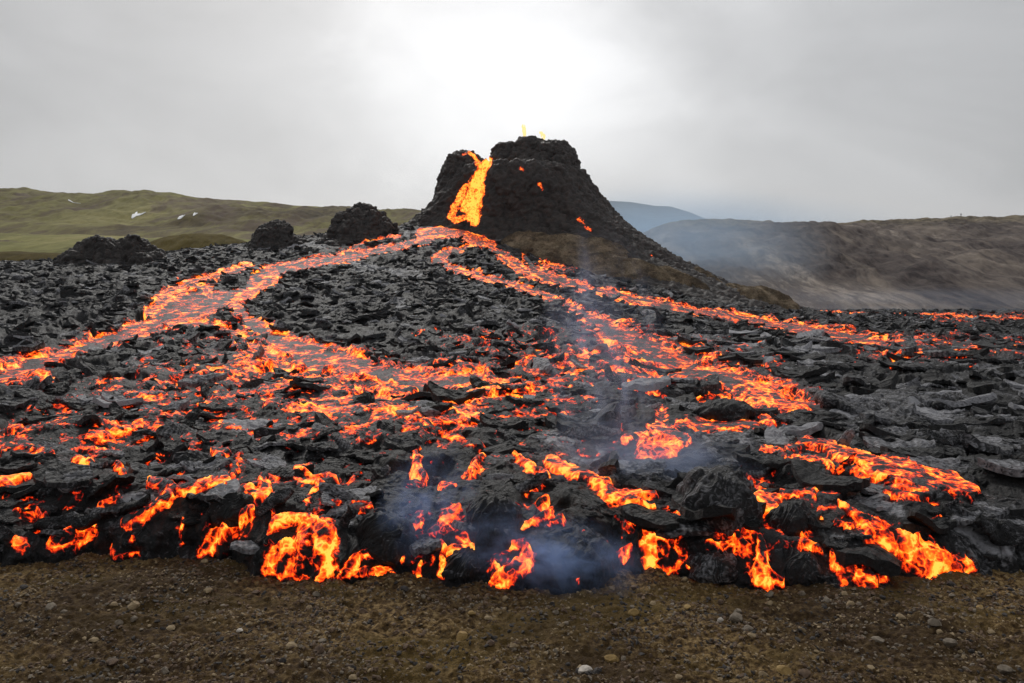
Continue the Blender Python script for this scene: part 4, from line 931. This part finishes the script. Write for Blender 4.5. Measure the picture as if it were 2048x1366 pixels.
def rock_proto(seed, sub_=2):
    bm = bmesh.new(); bmesh.ops.create_icosphere(bm, subdivisions=sub_, radius=1)
    r = random.Random(seed)
    pl = [(Vector((r.gauss(0,1), r.gauss(0,1), r.gauss(0,1))).normalized(), r.uniform(.40, .80)) for _ in range(9)]
    for v in bm.verts:
        for n_, d_ in pl:
            q = v.co.dot(n_) - d_
            if q > 0: v.co -= n_ * q * .92
        v.co *= 1 + r.uniform(-.04, .04)
    bm.verts.index_update()
    V = np.array([v.co[:] for v in bm.verts]); Fx = np.array([[v.index for v in f.verts] for f in bm.faces]); bm.free()
    return V, Fx
PR1 = [rock_proto(s, 1) for s in range(10)]; PR2 = [rock_proto(50 + s, 2) for s in range(10)]
rng = np.random.default_rng(7)
def rotm(a, b_, c):
    ca, sa, cb, sb, cc, sc = math.cos(a), math.sin(a), math.cos(b_), math.sin(b_), math.cos(c), math.sin(c)
    return np.array([[ca*cb, ca*sb*sc - sa*cc, ca*sb*cc + sa*sc], [sa*cb, sa*sb*sc + ca*cc, sa*sb*cc - ca*sc], [-sb, cb*sc, cb*cc]])
def px_ground(u, v):
    Y = F * CAMZ / (v - HOR); X = wx(u, Y)
    for _ in range(3):
        z = float(ground_z(np.array([X]), np.array([Y]))[0]); Y = F * (CAMZ - z) / (v - HOR); X = wx(u, Y)
    return X, Y, z
# gravel: countless
for col, n_, (r0, r1) in (('brown', 9000, (.014, .075)), ('tan', 6500, (.012, .060)), ('grey', 7000, (.012, .065)), ('dark', 4000, (.015, .08))):
    vs, fs, o2 = [], [], 0
    uu = rng.uniform(-250, 2300, n_ * 3); yy = 10.6 + (18.2 - 10.6) * rng.random(n_ * 3)
    cl = fbm2(wx(uu, yy) * .7, yy * .9, 3, {'brown': 970, 'tan': 971, 'grey': 972, 'dark': 973}[col])
    keep = (yy < front_d(uu) + .2) & (cl * 1.6 + rng.uniform(-.35, .35, n_ * 3) > .12)
    uu = uu[keep][:n_]; yy = yy[keep][:n_]; xx = wx(uu, yy); zz = ground_z(xx, yy)
    sz = r0 + (r1 - r0) * rng.random(len(uu)) ** 3.0
    for x, y, z, r in zip(xx, yy, zz, sz):
        V, Fx = PR1[rng.integers(10)]
        v0 = (V * np.array([1, rng.uniform(.5, 1), rng.uniform(.35, .8)])) @ rotm(rng.uniform(0, 6.28), rng.uniform(-.6, .6), rng.uniform(-.6, .6)).T * r
        vs.append(v0 + (x, y, z + r * .02)); fs.append(Fx + o2); o2 += len(V)
    o = mesh_np('gravel', np.concatenate(vs), np.concatenate(fs), MS[col], smooth=False); tag(o, 'loose %s gravel scattered over the brown soil' % col, 'gravel', kind='stuff')
# individual stones: the ones that stand out in the photograph, then a scatter
ST = [(1170,1345,17,'white','pale quartz coloured block at the bottom edge, right of centre'),(1225,1322,18,'ochre','rounded ochre stone above the pale block at the bottom edge'),
      (1268,1228,14,'ochre','pointed ochre stone in the gravel below the smoke'),(945,1229,11,'ochre','small bright ochre stone left of the ochre pointed one'),
      (920,1277,17,'ochre','flat ochre stone in the middle of the gravel'),(1765,1197,8,'dark','small upright black stone alone in the gravel at right'),
      (1495,1258,13,'grey','smooth grey stone beside a dark hollow at right'),(1475,1240,17,'grey','flat grey stone in the stony patch right of centre'),
      (1440,1243,9,'white','little whitish stone in the stony patch right of centre'),(1570,1347,19,'ochre','low yellowish stone on the bottom edge at right'),
      (1375,1217,10,'ochre','small orange brown stone near the front, right of centre'),(1370,1160,9,'tan','tan stone close under the squat red pillow'),
      (640,1305,18,'brown','dark brown boulder at lower left'),(585,1296,15,'tan','tan stone beside the lower left boulder'),(265,1213,15,'tan','flat tan stone in the mossy soil at left'),
      (100,1220,16,'grey','low grey stone in the mossy soil, far left'),(480,1262,9,'white','small pale stone left of the middle'),(225,1328,15,'brown','rounded brown stone near the lower left corner'),
      (1010,1200,10,'tan','tan stone just below the grassy bump'),(1870,1250,15,'grey','light grey stone low in the right part of the gravel'),(1900,1290,16,'grey','broad grey stone near the lower right corner'),
      (1540,1190,12,'grey','grey stone just below the forked drip'),(1510,1168,7,'grey','small round grey stone at the very edge of the flow'),(1690,1190,9,'tan','tan stone below the low lava streak'),
      (1560,1285,10,'brown','brown stone under the stony patch'),(1755,1285,17,'grey','rounded grey boulder, lower right of centre'),(1800,1235,13,'tan','tan slabby stone in the right gravel'),
      (1610,1352,16,'brown','brown boulder cut by the bottom edge at right'),(700,1180,9,'tan','tan stone just below the largest breakout'),(410,1125,9,'tan','tan stone under the tall orange spill'),
      (2010,1345,18,'grey','grey stone in the lower right corner'),(1960,1215,9,'ochre','small ochre stone at the right edge'),(330,1345,14,'grey','grey stone at the bottom edge, left'),(860,1335,11,'brown','brown stone at the bottom edge near the middle')]
cnt = 0
def put_stone(u, v, hw, col, label, grp, seed):
    x, y, z = px_ground(u, v); r = hw / F * y
    V, Fx = PR2[seed % 10]; rr = np.random.default_rng(seed)
    v0 = (V * np.array([1, rr.uniform(.7, .95), rr.uniform(.5, .72)])) @ rotm(rr.uniform(-.6, .6), rr.uniform(-.2, .2), rr.uniform(-.2, .2)).T * r
    o = mesh_np('stone', v0, Fx, MS[col], smooth=False); o.location = (x, y, z + r * .22); tag(o, label, 'stone', grp); return o
for i, (u, v, hw, col, lab) in enumerate(ST): put_stone(u, v, hw, col, lab, 'stones that stand out in the gravel', i)
r2 = random.Random(12); used_labels = set(); made = 0
ZONES = [(0, 120, 'at the left edge'), (120, 250, 'below the oval orange blob'), (250, 400, 'below the triangular drip'), (400, 520, 'below the tall orange spill'), (520, 690, 'below the largest breakout'),
         (690, 840, 'below the branching drip'), (840, 980, 'left of the smoke at the front'), (980, 1150, 'below the blue smoke'), (1150, 1290, 'just right of the blue smoke'), (1290, 1400, 'below the squat red pillow'),
         (1400, 1500, 'below the grey front boulder'), (1500, 1640, 'below the forked drip'), (1640, 1800, 'below the low lava streak'), (1800, 1960, 'below the straight bright tongue'), (1960, 2060, 'at the right edge')]
for i in range(900):
    if made >= 130: break
    u = r2.uniform(10, 2040); v = 1165 + 195 * r2.random()
    if F * CAMZ / (v - HOR) > front_d(np.array([u]))[0] - .25: continue
    col = r2.choice(['tan', 'grey', 'brown', 'grey', 'tan', 'dark', 'brown']); hw = r2.choice([4.5, 5, 5.5, 8, 9.5, 11])
    zn = [z[2] for z in ZONES if z[0] <= u < z[1]][0]
    lab = '%s %s stone %s, %s' % ('small' if hw < 7 else 'fist sized', {'dark': 'blackish'}.get(col, col), zn, 'close to the flow' if v < 1225 else 'midway' if v < 1290 else 'near the bottom edge')
    if lab in used_labels: continue
    used_labels.add(lab); made += 1
    put_stone(u, v, hw, col, lab, 'scattered stones in the brown soil', 100 + i)

# ------------------------------------------------------------------ air and smoke
def box_obj(name, lo, hi, mat):
    bm = bmesh.new(); bmesh.ops.create_cube(bm, size=1)
    for v in bm.verts:
        v.co = Vector([lo[i] + (hi[i] - lo[i]) * (v.co[i] + .5) for i in range(3)])
    me = bpy.data.meshes.new(name); bm.to_mesh(me); bm.free(); me.materials.append(mat)
    o = bpy.data.objects.new(name, me); COL.objects.link(o); return o
m = bpy.data.materials.new('haze_air'); m.use_nodes = True; t = m.node_tree; t.nodes.clear()
vo = nd(t, 'ShaderNodeVolumePrincipled'); vo.inputs['Color'].default_value = (.80, .87, .97, 1); vo.inputs['Density'].default_value = .00006; vo.inputs['Anisotropy'].default_value = .3
mo = nd(t, 'ShaderNodeOutputMaterial'); t.links.new(vo.outputs[0], mo.inputs['Volume'])
HAZE = tag(box_obj('haze', (-4800, -60, -6.5), (4800, 4700, 560), m), 'thin blue grey air between the hills', None, None, 'stuff')
def smoke_mat(name, dens, scale, col, seed, stretch=(1, 1, .75), thr=.45):
    m = bpy.data.materials.new(name); m.use_nodes = True; t = m.node_tree; t.nodes.clear()
    vo = nd(t, 'ShaderNodeVolumePrincipled'); vo.inputs['Color'].default_value = (*col, 1); vo.inputs['Anisotropy'].default_value = .2
    tc = nd(t, 'ShaderNodeTexCoord'); O = tc.outputs['Object']
    ln = nd(t, 'ShaderNodeVectorMath', operation='LENGTH'); t.links.new(O, ln.inputs[0])
    mp = nd(t, 'ShaderNodeMapping'); mp.inputs['Location'].default_value = (seed, seed * .7, 0); mp.inputs['Scale'].default_value = stretch; mp.inputs['Rotation'].default_value = (0, .35, 0); t.links.new(O, mp.inputs['Vector'])
    n = noise_(t, mp.outputs[0], scale, 5, .58, 1.0)
    fall = math_(t, 'POWER', math_(t, 'SUBTRACT', 1.0, ln.outputs['Value'], True), 1.15)
    dd = math_(t, 'MULTIPLY', math_(t, 'MULTIPLY', math_(t, 'SUBTRACT', n, thr), 5, True), fall)
    t.links.new(math_(t, 'MULTIPLY', dd, dens), vo.inputs['Density'])
    mo = nd(t, 'ShaderNodeOutputMaterial'); t.links.new(vo.outputs[0], mo.inputs['Volume']); return m
def plume(label, u, v0, Y, rx, ry, rz, dens, lean=0, scale=2.2, seed=1, thr=.45, col=(.72, .80, .93), lift=0):
    """an egg of drifting smoke whose foot stands at pixel (u,v0)"""
    bm = bmesh.new(); bmesh.ops.create_icosphere(bm, subdivisions=3, radius=1)
    me = bpy.data.meshes.new('smoke'); bm.to_mesh(me); bm.free()
    me.materials.append(smoke_mat('smoke_air', dens, scale, col, seed, thr=thr)); me.materials[0].name = 'smoke'
    o = bpy.data.objects.new('smoke', me); COL.objects.link(o)
    o.location = (wx(u, Y), Y, vz(v0, Y) + rz * .72 + lift); o.scale = (rx, ry, rz); o.rotation_euler = (0, lean, 0)
    return tag(o, label, 'smoke', None, 'stuff')
plume('dense blue smoke curling off the flow front at its lowest point', 1095, 1165, 15.3, 2.2, 1.1, .85, 1.9, .2, 2.6, 3, .47, (.40, .58, 1.0))
plume('blue smoke wisp drifting up over dark crust left of the lowest point', 858, 1118, 16.4, 1.1, .7, 1.5, 2.0, .3, 2.4, 11, .47, (.40, .58, 1.0))
plume('tall thin smoke column rising in the middle right of the lava field', 1215, 960, 24, 2.1, 1.6, 4.6, .95, -.12, 2.6, 19, .48, (.60, .72, 1.0))
plume('pale smoke veil drifting low over the ropy crust', 1290, 1010, 20.5, 3.4, 1.6, 1.4, .9, 0, 2.4, 27, .44, (.60, .72, 1.0))
plume('blue haze filling the gap between the cone flank and the brown hill', 1330, 610, 215, 46, 40, 20, .030, 0, 1.4, 33, .25, (.60, .78, 1.0))
plume('low blue smoke along the foot of the brown hill', 1680, 645, 168, 90, 14, 5.0, .020, 0, 2.4, 41, .38, (.60, .74, 1.0))

plume('wide bank of blue gas filling the valley behind the cone and the brown hill', 1330, 470, 760, 300, 160, 62, .010, 0, 1.0, 57, .20, (.56, .77, 1.0), -62)
